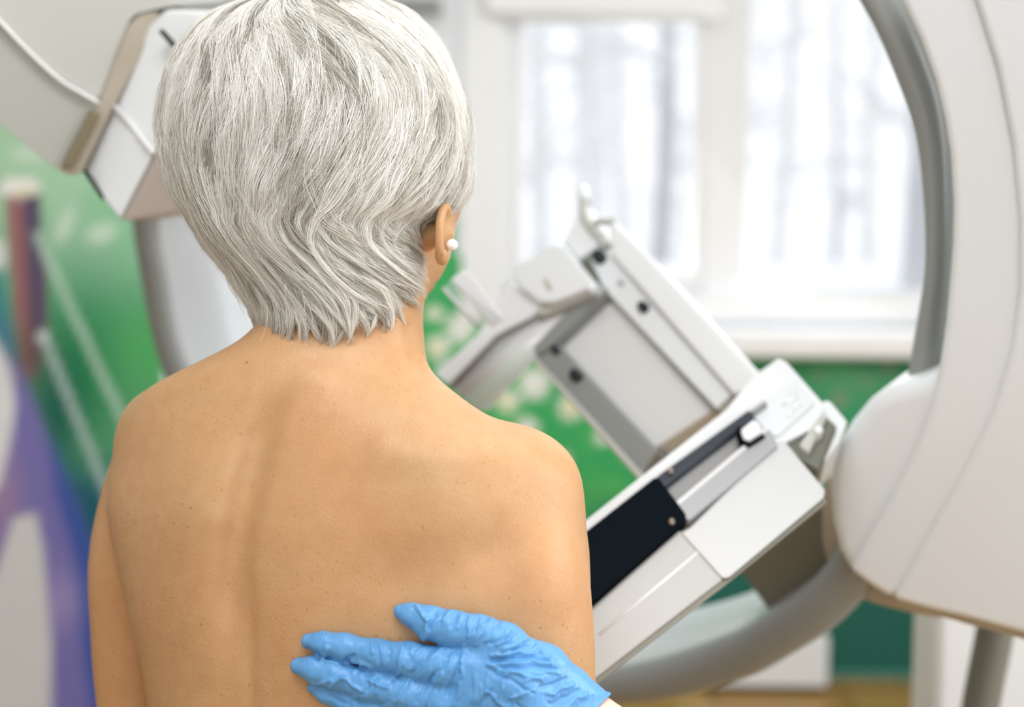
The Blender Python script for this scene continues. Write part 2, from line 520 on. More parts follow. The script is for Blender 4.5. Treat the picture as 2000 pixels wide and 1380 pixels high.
def mural(X, Y):
    """painted design: meadow greens, daisies and a big purple butterfly"""
    C = np.zeros(X.shape + (3,))
    def put(mask, col): 
        nonlocal C
        m_ = mask[..., None]; C = C * (1 - m_) + col * m_
    put(np.ones(X.shape), srgb(88, 160, 118))
    put(sm(Y, 640, 330), srgb(168, 206, 172))
    put(sm(X, 0, 300) * sm(Y, 640, 400) * sm(X, 900, 300) * .5, srgb(150, 195, 165))
    put(sm(vnoise(X, Y * .6, 60, 5), .4, .8) * .5 * sm(Y, 700, 500), srgb(120, 190, 140))
    put(sm(X, 560, 840) * .9, srgb(40, 165, 85))
    put(np.exp(-((X - 160) / 90) ** 2 - ((Y - 720) / 150) ** 2), srgb(18, 130, 72))
    put(np.exp(-((X - 290) / 60) ** 2 - ((Y - 680) / 90) ** 2) * .8, srgb(70, 170, 85))
    put(np.exp(-((X - 110) / 60) ** 2 - ((Y - 800) / 130) ** 2), srgb(0, 95, 80))
    put(sm(Y, 850, 980) * sm(X, 700, 300), srgb(0, 88, 105))
    put(sm(vnoise(X, Y, 50, 9), .45, .9) * .5 * sm(X, 800, 900), srgb(95, 190, 90))
    put(sm(X, 1380, 1560), srgb(45, 150, 100))
    put(sm(X, 1380, 1500) * sm(Y, 760, 700), srgb(10, 135, 75))
    put(np.exp(-((X - 1660) / 90) ** 2 - ((Y - 735) / 40) ** 2) * .8, srgb(90, 170, 115))
    put(sm(X, 1600, 1750) * sm(Y, 740, 690), srgb(15, 115, 95))
    put(sm(Y, 900, 1120) * sm(X, 900, 1200), srgb(0, 92, 78))
    for (x, y, r) in [(1735, 718, 12), (1640, 780, 15), (1690, 745, 9), (1600, 730, 8)]:
        put(sm(np.hypot(X - x, Y - y), r * 1.4, r * .5) * .7, srgb(150, 145, 130))
    # daisies
    fl = [(855, 678, 26, 1), (900, 640, 32, 0), (925, 610, 24, 0), (1045, 748, 34, 0), (990, 782, 26, 1), (1118, 792, 30, 1), (1030, 835, 24, 0),
          (870, 720, 16, 0), (1180, 850, 18, 0), (850, 610, 16, 1), (740, 700, 30, 1), (620, 760, 28, 1), (1090, 900, 22, 1), (980, 930, 26, 1), (1230, 880, 16, 0)]
    for (x, y, r, yc) in fl:
        an = np.arctan2(Y - y, X - x); rr = np.hypot(X - x, Y - y)
        rad = r * (0.86 + 0.22 * np.cos(an * 9 + x))
        put(sm(rr, rad * 1.12, rad * .85), srgb(232, 232, 226))
        if yc: put(sm(np.hypot(X - x + 4, Y - y - 2), r * .45, r * .25), srgb(222, 215, 90))
    # soft pale petals of the far meadow
    for (x, y, a, b2, ro) in [(128, 440, 16, 42, .35), (200, 455, 34, 22, -.3), (60, 300, 40, 18, 0)]:
        dx = (X - x) * math.cos(ro) + (Y - y) * math.sin(ro); dy = -(X - x) * math.sin(ro) + (Y - y) * math.cos(ro)
        put(sm(np.hypot(dx / a, dy / b2), 1.3, .5) * .75, srgb(205, 222, 205))
    # butterfly wings
    put(poly_mask(X, Y, [(-400, 500), (-20, 560), (18, 640), (60, 760), (105, 880), (150, 980), (185, 1090), (215, 1450), (60, 1900), (-400, 1900)], 10), srgb(118, 112, 178))
    put(poly_mask(X, Y, [(100, 860), (150, 980), (190, 1090), (215, 1450), (190, 1450), (160, 1230), (140, 1060), (110, 960)], 18), srgb(38, 78, 165))
    put(np.exp(-((X - 120) / 40) ** 2 - ((Y - 1170) / 60) ** 2) * .7, srgb(165, 150, 200))
    put(np.exp(-((X - 5) / 40) ** 2 - ((Y - 970) / 90) ** 2) * .8, srgb(165, 135, 170))
    put(poly_mask(X, Y, [(-400, 640), (-10, 650), (22, 720), (32, 790), (22, 860), (0, 950), (-60, 1000), (-400, 1000)], 7), srgb(226, 227, 229))
    put(poly_mask(X, Y, [(28, 1010), (70, 1000), (84, 1060), (92, 1150), (102, 1260), (100, 1420), (40, 1800), (-400, 1800), (-400, 1300), (-20, 1150), (5, 1080)], 7), srgb(212, 213, 214))
    put(sm(np.hypot((X + 5) / 22, (Y - 500) / 35), 1.2, .7) * .8, srgb(225, 228, 228))
    put(poly_mask(X, Y, [(-60, 540), (5, 520), (25, 640), (45, 720), (20, 700), (-60, 600)], 8) * .8, srgb(40, 130, 140))
    # body with a pale head, and the antennae
    put(poly_mask(X, Y, [(12, 375), (76, 372), (84, 470), (92, 560), (90, 660), (66, 740), (48, 730), (32, 640), (20, 520)], 6), srgb(148, 98, 100))
    put(poly_mask(X, Y, [(45, 385), (77, 375), (84, 470), (92, 560), (90, 660), (68, 730), (60, 640), (52, 500)], 9), srgb(78, 68, 98))
    put(np.exp(-((X - 60) / 40) ** 2 - ((Y - 690) / 60) ** 2) * .6, srgb(90, 75, 60))
    put(sm(np.hypot((X - 40) / 40, (Y - 366) / 21), 1.12, .88), srgb(235, 234, 228))
    put(sm(np.hypot((X - 50) / 16, (Y - 378) / 8), 1.2, .6) * .7, srgb(205, 200, 120))
    put(sm(seg_d(X, Y, (72, 455), (255, 850)), 9.5, 5) * .8, srgb(190, 215, 200))
    put(sm(seg_d(X, Y, (84, 650), (230, 1010)), 9.5, 5) * .8, srgb(190, 208, 205))
    put(sm(np.hypot(X - 86, Y - 658), 15, 7) * .7, srgb(215, 225, 222))
    return C

def build_mural(WALL_Y, x0, x1, parent, z1):
    dx = 0.014
    nx = int((x1 - x0) / dx) + 1; nz = int(z1 / dx) + 1
    xs = np.linspace(x0, x1, nx); zs = np.linspace(0.0, z1, nz)
    gx, gz = np.meshgrid(xs, zs, indexing='ij')
    inv = np.linalg.inv(CMn)
    pts = np.stack([gx.ravel(), np.full(gx.size, WALL_Y), gz.ravel(), np.ones(gx.size)], 1) @ inv.T
    PX = 1000 + F * pts[:, 0] / -pts[:, 2]; PY = 690 - F * pts[:, 1] / -pts[:, 2]
    Cc = mural(PX, PY)
    PXg = PX.reshape(nx, nz); PYg = PY.reshape(nx, nz)
    keep = np.ones((nx - 1, nz - 1), bool)
    cx = PXg[:-1, :-1]; cy = PYg[:-1, :-1]
    keep &= ~((cx > 902) & (cy < 625)) & ~((cx > 882) & (cy < 505))
    keep &= ~((cx > 1010) & (cy < 686))
    front = np.stack([gx.ravel(), np.full(gx.size, WALL_Y - 0.004), gz.ravel()], 1)
    idx = np.arange(nx * nz).reshape(nx, nz)
    q = np.stack([idx[:-1, :-1][keep], idx[1:, :-1][keep], idx[1:, 1:][keep], idx[:-1, 1:][keep]], 1)
    used = np.unique(q); remap = -np.ones(nx * nz, int); remap[used] = np.arange(len(used))
    o = np_mesh('wall_mural', front[used], remap[q], M_mural)
    ca = o.data.color_attributes.new('paint', 'FLOAT_COLOR', 'POINT')
    ca.data.foreach_set('color', np.concatenate([Cc[used], np.ones((len(used), 1))], 1).ravel().astype(np.float32))
    so = o.modifiers.new('thickness', 'SOLIDIFY'); so.thickness = 0.003; so.offset = -1
    o.parent = parent
    return o
WB_X = float(ray_plane_y(318, 600, 3.4)[0])
wall_far_left = box('wall_far_left', (-3.2, 3.4, 0.0), (WB_X, WALL_Y - .002, 2.85), M_wall); tag(wall_far_left, kind='structure')
build_mural(WALL_Y, WB_X - .02, 3.39, wall_back, wz(230))
build_mural(3.4, -3.19, WB_X, wall_far_left, float(ray_plane_y(100, 120, 3.4)[2]))

# window: frame, mullion, sashes, panes, sill, roller blind
def wbox(name, x0, x1, z0, z1, y0, y1, mat, parent, bev=0.004):
    return box(name, (x0, y0, z0), (x1, y1, z1), mat, parent, bev)
win = thing('window_1', (0, WALL_Y, OZ0), None, None); tag(win, kind='structure')
fy0, fy1 = WALL_Y + 0.06, WALL_Y + 0.13
xm0, xm1 = wx(1378), wx(1462)
wbox('mullion', xm0, xm1, OZ0, OZ1, fy0 - 0.02, fy1, M_frame, win)
wbox('frame_bottom', OX0, OX1, OZ0, OZ0 + 0.02, fy0, fy1, M_frame, win)
wbox('frame_left', OX0, OX0 + 0.03, OZ0, OZ1, fy0, fy1, M_frame, win)
wbox('frame_right', OX1 - 0.05, OX1, OZ0, OZ1, fy0, fy1, M_frame, win)
wbox('frame_top', OX0, OX1, OZ1 - 0.05, OZ1, fy0, fy1, M_frame, win)
# opening sash on the left has a frame of its own
zs0 = wz(530)
wbox('sash_bottom', OX0 + .03, xm0, OZ0 + .02, zs0, fy0 - .015, fy1, M_frame, win)
wbox('sash_left', OX0 + .03, OX0 + .06, zs0, OZ1 - .05, fy0 - .015, fy1, M_frame, win)
wbox('sash_right', xm0 - .03, xm0, zs0, OZ1 - .05, fy0 - .015, fy1, M_frame, win)
wbox('pane', OX0 + .05, xm0, zs0, OZ1, fy0 + .03, fy0 + .036, M_glass, win, 0)
wbox('pane', xm1, OX1, OZ0, OZ1, fy0 + .03, fy0 + .036, M_glass, win, 0)
wbox('panel_below', wx(1180), OX1 + .1, wz(628), OZ0 - 0.0, WALL_Y - 0.02, WALL_Y, M_frame, win, .004)
sill = wbox('sill', wx(1200), OX1 + 0.15, wz(692), wz(640), WALL_Y - 0.17, WALL_Y - .005, M_frame, win, 0.018)
wbox('jamb_board', wx(902), OX0 + .002, wz(622), OZ1, WALL_Y - 0.015, WALL_Y, M_frame, win, 0.004)
bl = thing('roller_blind', (wx(1170), WALL_Y - 0.05, wz(40)), 'rolled up white blind at the top of the left window pane', 'blind')
wbox('blind_cassette', wx(945), wx(1400), wz(38), wz(-60), WALL_Y - 0.07, WALL_Y - .016, M_frame, bl, 0.015)
wbox('blind_rail', wx(975), wx(1372), wz(50), wz(38), WALL_Y - 0.04, WALL_Y - .02, M_pale, bl, 0.004)
# grey box added beside the window reveal for an unidentified dark piece
sh = wbox('wall_grey_box', wx(740), wx(862), wz(34), wz(14), WALL_Y - 0.12, WALL_Y - .001, M_grey, None, .006)
tag(sh, 'small grey box on the wall just left of the window, behind the white hair', 'shelf')
# radiator-like white box near the floor
wbx = thing('wall_box', (wx(1560, 1280), WALL_Y - .1, 0), 'low white box against the dark green wall on the wooden floor', 'box')
bz = float(ray_plane_y(1580, 1240, WALL_Y - .18)[2])
box('casing', (float(ray_plane_y(1330, 1250, WALL_Y - .18)[0]), WALL_Y - .18, 0.02), (float(ray_plane_y(1620, 1250, WALL_Y - .18)[0]), WALL_Y - .01, bz), M_white, wbx, .008)
box('shadow_plinth', (float(ray_plane_y(1340, 1250, WALL_Y - .16)[0]), WALL_Y - .16, 0.0), (float(ray_plane_y(1610, 1250, WALL_Y - .16)[0]), WALL_Y - .02, 0.02), M_hole, wbx, 0)  # near-black base stands in for the shadow beneath the box
bb = box('baseboard_back', (-3.2, WALL_Y - .018, 0), (3.4, WALL_Y - .0045, 0.025), plain('green_baseboard', (0.06, 0.22, 0.17), .5), None, .003)
tag(bb, kind='structure')

# ------------------------------------------------------------------ outside: snow and winter trees
def snow_ground():
    nx, ny = 60, 50
    X = np.linspace(-30, 40, nx); Y = np.concatenate([[WALL_Y + .3], np.linspace(5.2, 80, ny - 1)])
    gx, gy = np.meshgrid(X, Y, indexing='ij')
    gz = 0.2 + 1.0 * sm(gy, 5.5, 18) + 0.12 * (vnoise(gx + 50, gy, 3.0, 2) - .5)
    idx = np.arange(nx * ny).reshape(nx, ny)
    q = np.stack([idx[:-1, :-1].ravel(), idx[1:, :-1].ravel(), idx[1:, 1:].ravel(), idx[:-1, 1:].ravel()], 1)
    o = np_mesh('snow_ground', np.stack([gx.ravel(), gy.ravel(), gz.ravel()], 1), q, M_snow)
    return tag(o, kind='structure')
snow_ground()

def world_tube(V, Fs, pts, rads, sides=7):
    base = len(V)
    for i, p in enumerate(pts):
        a = pts[max(i - 1, 0)]; b = pts[min(i + 1, len(pts) - 1)]
        t = (b - a) / np.linalg.norm(b - a)
        s = np.cross(t, [0.3, 1, 0.1]); s /= np.linalg.norm(s); r = np.cross(s, t)
        for k in range(sides):
            an = 2 * math.pi * k / sides
            V.append(p + (s * math.cos(an) + r * math.sin(an)) * rads[i])
    for i in range(len(pts) - 1):
        for k in range(sides):
            k2 = (k + 1) % sides
            Fs.append((base + i * sides + k, base + i * sides + k2, base + (i + 1) * sides + k2, base + (i + 1) * sides + k))

def tree(px, Y, rad, lean, label, dark=False, nb=26, h=11):
    r = np.random.default_rng(int(px * 3 + Y))
    base = ray_plane_y(px, 515, Y); x = base[0]; z0 = 1.05
    V = []; Fs = []
    n = 9
    tr_ = [np.array([x + lean * t * h + .08 * math.sin(t * 7 + px), Y, z0 + t * h]) for t in np.linspace(0, 1, n)]
    world_tube(V, Fs, tr_, [rad * (1 - .75 * t) for t in np.linspace(0, 1, n)], 9)
    root = mesh_obj('tree', np.array(V), Fs, M_bark2 if dark else M_bark)
    tag(root, label, 'tree', 'bare snowy trees outside the window')
    V = []; Fs = []
    for k in range(nb):
        t = r.uniform(.10, .95); i = t * (n - 1); j = int(i); p = tr_[j] * (1 - (i - j)) + tr_[min(j + 1, n - 1)] * (i - j)
        L = r.uniform(.7, 2.2) * (1.1 - .5 * t) * min(1, Y / 19); an = r.uniform(0, 2 * math.pi)
        d = np.array([math.cos(an), .6 * math.sin(an), r.uniform(-.1, .7)])
        q = [p + d * L * s + np.array([0, 0, -.25 * s * s * L]) + r.normal(0, .05, 3) * s for s in (0, .35, .7, 1)]
        world_tube(V, Fs, q, [rad * .28, rad * .2, rad * .12, rad * .05], 5)
        for m_ in range(4):
            s = r.uniform(.3, 1); p2 = p + d * L * s; d2 = d + r.normal(0, .6, 3)
            q = [p2, p2 + d2 * L * .25, p2 + d2 * L * .45 + np.array([0, 0, -.1])]
            world_tube(V, Fs, q, [rad * .14, rad * .1, rad * .04], 4)
    mesh_obj('branches', np.array(V), Fs, M_bark, root)
    return root
TREES = [(1045, 19, .15, .02, 'slim pale tree outside, near the left edge of the left window pane', 0),
         (1132, 13, .17, .01, 'thick grey tree outside, left of centre in the left window pane', 0),
         (1215, 27.5, .17, -.02, 'far leaning pale tree outside, in the middle of the left window pane', 0),
         (1288, 20.5, .17, .00, 'dark slim tree outside, at the right of the left window pane', 1),
         (1350, 32, .18, .01, 'far pale tree outside, beside the white mullion', 0),
         (1425, 36, .2, .0, 'far tree outside, straight behind the white mullion', 0),
         (1520, 24, .14, .02, 'far pale tree outside, left part of the right window pane', 0),
         (1628, 40, .16, .0, 'far dark-footed tree outside, middle of the right window pane', 1),
         (1700, 29, .17, -.01, 'far pale tree outside, right of the pane middle', 0),
         (1785, 13, .17, .0, 'near bluish grey tree outside, beside the machine ring', 1)]
for (px, Y, r_, ln, lb, dk) in TREES:
    tree(px, Y, r_, ln, lb, bool(dk))

exec_marker = 0
# ------------------------------------------------------------------ mammography machine
mach = thing('mammography_machine', tuple(PW(1850, 1300, 2.0)[:2]) + (0.0,),
             'white mammography machine with a large ring, tilted arm and tube head', 'medical machine')
# plane of the large ring
RN = np.array([-0.667, -0.295, -1.0]); RN /= np.linalg.norm(RN)
RC = np.array([-0.046, 0.131, 1.884])
def ring_w(px, py):
    d = np.array([(px - 1000) / F, (690 - py) / F, 1.0])
    return float((RC @ RN) / (d @ RN))

def build_ring():
    pts = [(1720, 0, 33), (1787, 144, 34), (1820, 255, 30), (1832, 380, 26), (1832, 515, 22), (1815, 650, 25), (1790, 800, 30), (1730, 970, 40),
           (1640, 1145, 48), (1505, 1247, 46), (1420, 1286, 46), (1300, 1322, 42), (1180, 1338, 36), (1040, 1338, 34), (850, 1278, 32),
           (650, 1150, 30), (480, 950, 29), (350, 717, 28), (301, 500, 27), (289, 400, 27), (282, 250, 27), (330, 20, 27), (450, -210, 28), (800, -440, 30),
           (1230, -430, 32), (1560, -240, 33)]
    q = np.array(pts, float); n = len(q)
    qq = np.concatenate([q[-2:], q, q[:3]]); 
    tt = np.linspace(2, 2 + n, 181)[:-1]
    c = catmull(qq, tt)
    ctr = np.array([P(x, y, ring_w(x, y)) for x, y, h in c])
    ww = ctr[:, 2]; hw = c[:, 2] / F * ww
    m_ = len(ctr)
    prof = []       # (radial factor, depth) rounded front, straight sides, open lined drum behind
    for a in np.linspace(math.pi, 0, 11):
        prof.append((math.cos(a), -0.028 * math.sin(a)))
    V = []; 
    back = -RN
    prof_full = [(-.93, .20), (-1.0, .06)] + prof + [(1.0, .06), (.93, .20)]
    for i in range(m_):
        t = ctr[(i + 1) % m_] - ctr[i - 1]; t /= np.linalg.norm(t)
        rad = np.cross(t, RN); rad /= np.linalg.norm(rad)
        if rad @ (ctr[i] - RC) < 0: rad = -rad
        for (a, d) in prof_full:
            V.append(ctr[i] + rad * a * hw[i] + back * d)
    k = len(prof_full); Fs = []; mats = []
    for i in range(m_):
        j = (i + 1) % m_
        for a in range(k):
            b2 = (a + 1) % k
            Fs.append((i * k + a, i * k + b2, j * k + b2, j * k + a)); mats.append(1 if a <= 1 else 0)
    o = mesh_obj('ring', W(np.array(V)), Fs, M_ring, mach)
    o.data.materials.append(M_ringin)
    o.data.polygons.foreach_set('material_index', mats)
    bm = bmesh.new(); bm.from_mesh(o.data); bmesh.ops.recalc_face_normals(bm, faces=bm.faces); bm.to_mesh(o.data); bm.free()
    return o
build_ring()
# lining panel of the left drum with its seam and bolt
def ringp(off): return lambda px, py: ring_w(px, py) + off

# white covers on the right: bulging pivot cover, ring band, outer shell
bulb = [(1845, 690), (1832, 722), (1800, 741), (1760, 751), (1722, 764), (1690, 786), (1655, 828), (1632, 868), (1617, 915), (1612, 960), (1617, 1020),
        (1630, 1075), (1650, 1112), (1700, 1150), (1736, 1170), (1800, 1188), (1900, 1150), (1960, 900), (1960, 700)]
solid('pivot_cover', bulb, ringp(-0.075), 0.0, 0.13, M_cover, mach, bev=0.035, seg=6)
band = [(1735, -60), (1755, 0), (1792, 78), (1821, 157), (1840, 235), (1851, 300), (1857, 394), (1856, 470), (1852, 530), (1843, 630), (1832, 705), (1815, 790),
        (1780, 880), (1735, 970), (1690, 1045), (1652, 1113), (1700, 1148), (1737, 1172), (1900, 1100), (2000, 800), (2010, 400), (1960, 150), (1900, -60)]
solid('ring_cover', band, ringp(-0.088), 0.0, 0.10, M_cover, mach, bev=0.011, seg=5)
outer = [(1850, -120), (1900, 0), (1942, 130), (1972, 280), (1985, 430), (1985, 560), (1970, 680), (1935, 800), (1885, 905), (1810, 1040), (1737, 1172),
         (1800, 1190), (1900, 1214), (2010, 1244), (2200, 1290), (2420, 1200), (2500, 600), (2450, 100), (2300, -160)]
solid('outer_cover', outer, ringp(-0.098), 0.0, 0.16, M_cover, mach, bev=0.010, seg=5)
solid('rim_gasket', [(1606, 930), (1600, 985), (1600, 1060), (1615, 1115), (1655, 1160), (1700, 1182), (1780, 1203), (1850, 1215), (1850, 1100), (1700, 900)], ringp(0.02), 0, .08, M_tan, mach, bev=.012)
solid('lower_rim', [(1740, 1150), (1740, 1178), (1900, 1225), (2010, 1254), (2200, 1300), (2200, 1200)], ringp(-0.03), 0, .09, M_tan, mach, bev=.006)
# column below with a dark corrugated hose
cb = float(W(P(1800, 1200, 1.78))[1])
def colbox(name, x0, x1, z0, z1, y0, y1, mat, bev):
    return box(name, (x0, y0, z0), (x1, y1, z1), mat, mach, bev)
xa = float(ray_plane_y(1783, 1290, 2.34)[0]); xb = float(ray_plane_y(2350, 1290, 1.95)[0])
colbox('column', xa, xb, 0.03, 1.02, 2.22, 2.36, M_pale, .02)
colbox('foot', xa - .1, xb + .2, 0.0, 0.06, 1.55, 2.5, M_warm, .02)
hp = [np.array(ray_plane_y(*p)) for p in ((1950, 1190, 1.90), (1938, 1260, 1.90), (1915, 1380, 1.90), (1890, 1560, 1.90), (1880, 1800, 1.90))]
V = []; Fs = []
hh = catmull(np.array(hp), np.linspace(0, 4, 161))
world_tube(V, Fs, list(hh), [0.0245 + 0.0012 * (i % 3 == 0) for i in range(161)], 20)
mesh_obj('corrugated_hose', np.array(V), Fs, M_hose, mach)

# ---- tube head, upper left
TH = Plane((0, 100, 1.60), (300, 40, 1.66), (120, 330, 1.66))
up_face = [(-420, -420), (330, -420), (470, -60), (440, 4), (335, 12), (262, 28), (243, 60), (192, 198), (100, 140), (0, 40), (-130, -110)]
solid('tube_housing', up_face, TH, 0, 0.30, M_warm, mach, bev=0.012, rnd=14)
lo_face = [(-130, -104), (0, 44), (100, 145), (190, 203), (176, 222), (116, 331), (104, 326), (0, 243), (-170, 100), (-420, -110), (-420, -400)]
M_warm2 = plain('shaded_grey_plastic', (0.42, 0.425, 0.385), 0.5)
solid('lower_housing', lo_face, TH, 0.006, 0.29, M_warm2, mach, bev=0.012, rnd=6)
tube('seam', [P(x, y, TH.w(x, y, -.003)) for x, y in ((-130, -106), (0, 42), (100, 142), (160, 182), (192, 200))], .0024, M_seam, mach, smooth_n=24)
side = [(243, 55), (275, 22), (312, 22), (303, 60), (222, 210), (160, 338), (140, 343), (112, 332), (190, 200)]
solid('end_plate', side, TH, 0.004, 0.25, M_tan, mach, bev=0.008, rnd=8)
solid('end_slot', [(178, 216), (196, 222), (142, 328), (120, 325)], TH, -.004, .012, M_slot, mach, bev=.002)
# collimator block: solid with a corner edge running from lower left to upper right
def hexa(name, fr, bk, mat, parent, bev=.004):
    V = [P(*p) for p in fr] + [P(*p) for p in bk]; n = len(fr)
    Fs = [tuple(range(n)), tuple(range(2 * n - 1, n - 1, -1))] + [(i, i + n, (i + 1) % n + n, (i + 1) % n) for i in range(n)]
    o = mesh_obj(name, W(np.array(V)), Fs, mat, parent)
    bm = bmesh.new(); bm.from_mesh(o.data); bmesh.ops.recalc_face_normals(bm, faces=bm.faces); bm.to_mesh(o.data); bm.free()
    if bev: bevel(o, bev)
    return o
col_ = hexa('collimator', [(158, 335, 1.70), (290, 50, 1.66), (325, 18, 1.66), (470, 24, 1.62), (300, 300, 1.63), (233, 432, 1.65)],
            [(250, 330, 1.95), (360, 60, 1.92), (380, 20, 1.92), (560, 20, 1.86), (420, 300, 1.86), (350, 412, 1.86)], M_white, mach, .006)
hexa('collimator_window', [(238, 431, 1.648), (304, 301, 1.628), (468, 28, 1.618), (640, 40, 1.75), (560, 200, 1.76), (430, 400, 1.76)],
     [(300, 430, 1.9), (380, 300, 1.9), (540, 28, 1.9), (680, 40, 1.95), (600, 200, 1.95), (480, 400, 1.95)], M_pink, mach, .003)
solid('light_port', round_poly([(312, 340), (330, 328), (348, 345), (345, 362), (322, 366)], 8), 1.675, 0, .02, M_hole, mach, bev=.002)
solid('vent', [(160, 333), (166, 331), (204, 384), (198, 389)], 1.672, 0, .012, M_hole, mach, bev=0)
solid('latch', [(308, 60), (318, 56), (350, 92), (342, 100)], 1.625, 0, .012, M_hole, mach, bev=.001)
tube('block_seam', [P(225, 208, 1.670), P(262, 250, 1.655), P(300, 299, 1.628)], .003, M_seam, mach)

# ---- compression arm
CP = Plane((1150, 450, 1.84), (1450, 780, 1.62), (1060, 690, 1.80))
arm_white = solid('guide_rail', [(1186, 436), (1200, 430), (1260, 490), (1478, 727), (1476, 760), (1430, 770), (1195, 500)], CP, -.02, .07, M_white, mach, bev=.006)
solid('rail_face', [(1150, 505), (1172, 476), (1196, 498), (1430, 768), (1398, 798), (1180, 566)], CP, -.008, .05, M_cover, mach, bev=.003)
inner = solid('slide_panel', [(1186, 574), (1200, 568), (1398, 792), (1385, 806), (1268, 882), (1255, 872), (1082, 668)], CP, .012, .08, M_pale, mach, bev=.016, rnd=10)
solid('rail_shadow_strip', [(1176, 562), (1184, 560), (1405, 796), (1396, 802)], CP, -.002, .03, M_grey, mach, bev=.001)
lr = solid('lower_rail', [(1040, 694), (1084, 664), (1284, 878), (1262, 908), (1250, 932)], CP, -.006, .06, M_ring, mach, bev=.004)
solid('rail_lip', [(1034, 696), (1044, 694), (1256, 926), (1248, 938)], CP, -.012, .06, M_warm, mach, bev=.002)
for (x, y, r) in ((1168, 499, 13), (1254, 597, 10), (1122, 730, 11), (1082, 680, 7)):
    n = 18
    solid('screw_hole', [(x + r * math.cos(2 * math.pi * k / n), y + r * math.sin(2 * math.pi * k / n)) for k in range(n)], CP, -.016, .014, M_hole, mach, bev=0)
solid('small_screw', [(1212 + 5 * math.cos(k), 551 + 5 * math.sin(k)) for k in np.linspace(0, 5.6, 9)], CP, -.012, .006, M_silver, mach, bev=0)
solid('cross_plate', [(1164, 546), (1188, 566), (1176, 578), (1072, 678), (1044, 694), (1040, 676)], CP, -.014, .04, M_ring, mach, bev=.003)
solid('joint_block', [(1128, 506), (1166, 478), (1180, 500), (1188, 552), (1176, 566), (1150, 540)], CP, .0, .04, M_olive, mach, bev=.003)
solid('top_block', [(1096, 474), (1122, 428), (1146, 398), (1156, 420), (1170, 478), (1130, 506)], CP, -.012, .07, M_white, mach, bev=.004)
brk = solid('bracket', [(1000, 538), (1006, 518), (1082, 476), (1098, 478), (1160, 552), (1152, 562), (1078, 590), (1056, 590), (1016, 562)], CP, -.045, .025, M_white, mach, bev=.003, rnd=12)
solid('bracket_edge', [(1056, 594), (1080, 594), (1156, 562), (1160, 572), (1066, 612), (1044, 614)], CP, -.03, .02, M_warm, mach, bev=.002)
solid('bracket_hole', [(1060, 543), (1068, 544), (1078, 564), (1072, 567)], CP, -.0465, .006, M_tan, brk, bev=0)
tube('bracket_knob', [P(1150, 566, CP.w(1150, 566, -.05)), P(1162, 562, CP.w(1162, 562, -.05))], .006, M_white, mach)
tube('hook', [P(x, y, CP.w(x, y, -.012)) for x, y in ((1140, 402), (1142, 422), (1156, 446), (1172, 462), (1186, 482))], [.0065, .006, .0065, .007, .006], M_warm, mach, smooth_n=16)
tube('hook_lever', [P(x, y, CP.w(x, y, -.016)) for x, y in ((1158, 444), (1170, 432), (1184, 434), (1198, 430))], .005, M_warm, mach, smooth_n=12)
tube('top_knob', [P(1138, 366, CP.w(1138, 366)), P(1144, 396, CP.w(1144, 396))], [.007, .009], M_white, mach)
solid('paddle_arm', [(998, 548), (1020, 566), (1056, 596), (1040, 616), (992, 640), (966, 654), (874, 750), (846, 728), (930, 655), (972, 590)], CP, -.028, .03, M_white, mach, bev=.003)
solid('paddle_arm_edge', [(1062, 598), (1063, 602), (1041, 620), (995, 644), (970, 658), (878, 755), (874, 752), (968, 656), (992, 641), (1040, 617)], CP, -.024, .006, M_grey, mach, bev=0)
solid('compression_paddle', [(880, 756), (972, 662), (1044, 624), (1162, 572), (1052, 690), (1036, 704), (950, 800), (930, 800)], CP, -.012, .004, M_acryl, mach, bev=0)
solid('paddle_rib', [(896, 766), (1030, 640), (1036, 644), (904, 772)], CP, -.014, .010, M_pale, mach, bev=0)
solid('face_shield', [(866, 562), (884, 544), (986, 626), (934, 640)], 1.70, 0, .003, M_shield, mach, bev=0)
solid('shield_frame', [(880, 546), (900, 529), (916, 531), (986, 620), (962, 640), (944, 618)], 1.705, 0, .012, M_white, mach, bev=.003)
solid('shield_edge', [(862, 563), (868, 560), (936, 636), (930, 641)], 1.695, 0, .006, M_pale, mach, bev=0)

# ---- detector carriage and bucky
BP = Plane((1150, 1040, 1.46), (1520, 860, 1.52), (1420, 1130, 1.42))
solid('carriage_bar', [(1120, 1035), (1240, 940), (1418, 800), (1468, 738), (1482, 726), (1520, 700), (1536, 706), (1610, 790), (1600, 830), (1500, 880), (1290, 950), (1130, 1062)],
      BP, .012, .06, M_white, mach, bev=.006, rnd=4)
solid('side_clip', [(1586, 800), (1612, 780), (1622, 782), (1656, 822), (1640, 862), (1612, 900), (1590, 870)], BP, .03, .06, M_white, mach, bev=.005)
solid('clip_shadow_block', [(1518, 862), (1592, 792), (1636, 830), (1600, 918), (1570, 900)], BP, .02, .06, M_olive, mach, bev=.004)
solid('clip_lever', [(1560, 868), (1604, 806), (1616, 812), (1580, 884)], BP, .008, .02, M_warm, mach, bev=.003)
solid('clip_button', [(1588, 836), (1600, 826), (1610, 838), (1598, 848)], BP, .002, .02, M_white, mach, bev=.002)
lab = solid('label_plate', [(1458, 796), (1556, 742), (1592, 786), (1520, 852), (1500, 846)], BP, .008, .01, M_cover, mach, bev=.001, rnd=4)
for (a, b2) in (((1540, 768), (1556, 762)), ((1528, 790), (1560, 774)), ((1546, 800), (1566, 788)), ((1536, 812), (1552, 804))):
    dx, dy = b2[0] - a[0], b2[1] - a[1]; L_ = math.hypot(dx, dy); nx_, ny_ = -dy / L_ * 3, dx / L_ * 3
    solid('label_mark', [(a[0] + nx_, a[1] + ny_), (b2[0] + nx_, b2[1] + ny_), (b2[0] - nx_, b2[1] - ny_), (a[0] - nx_, a[1] - ny_)], BP, .0072, .001, M_seam, lab, bev=0)
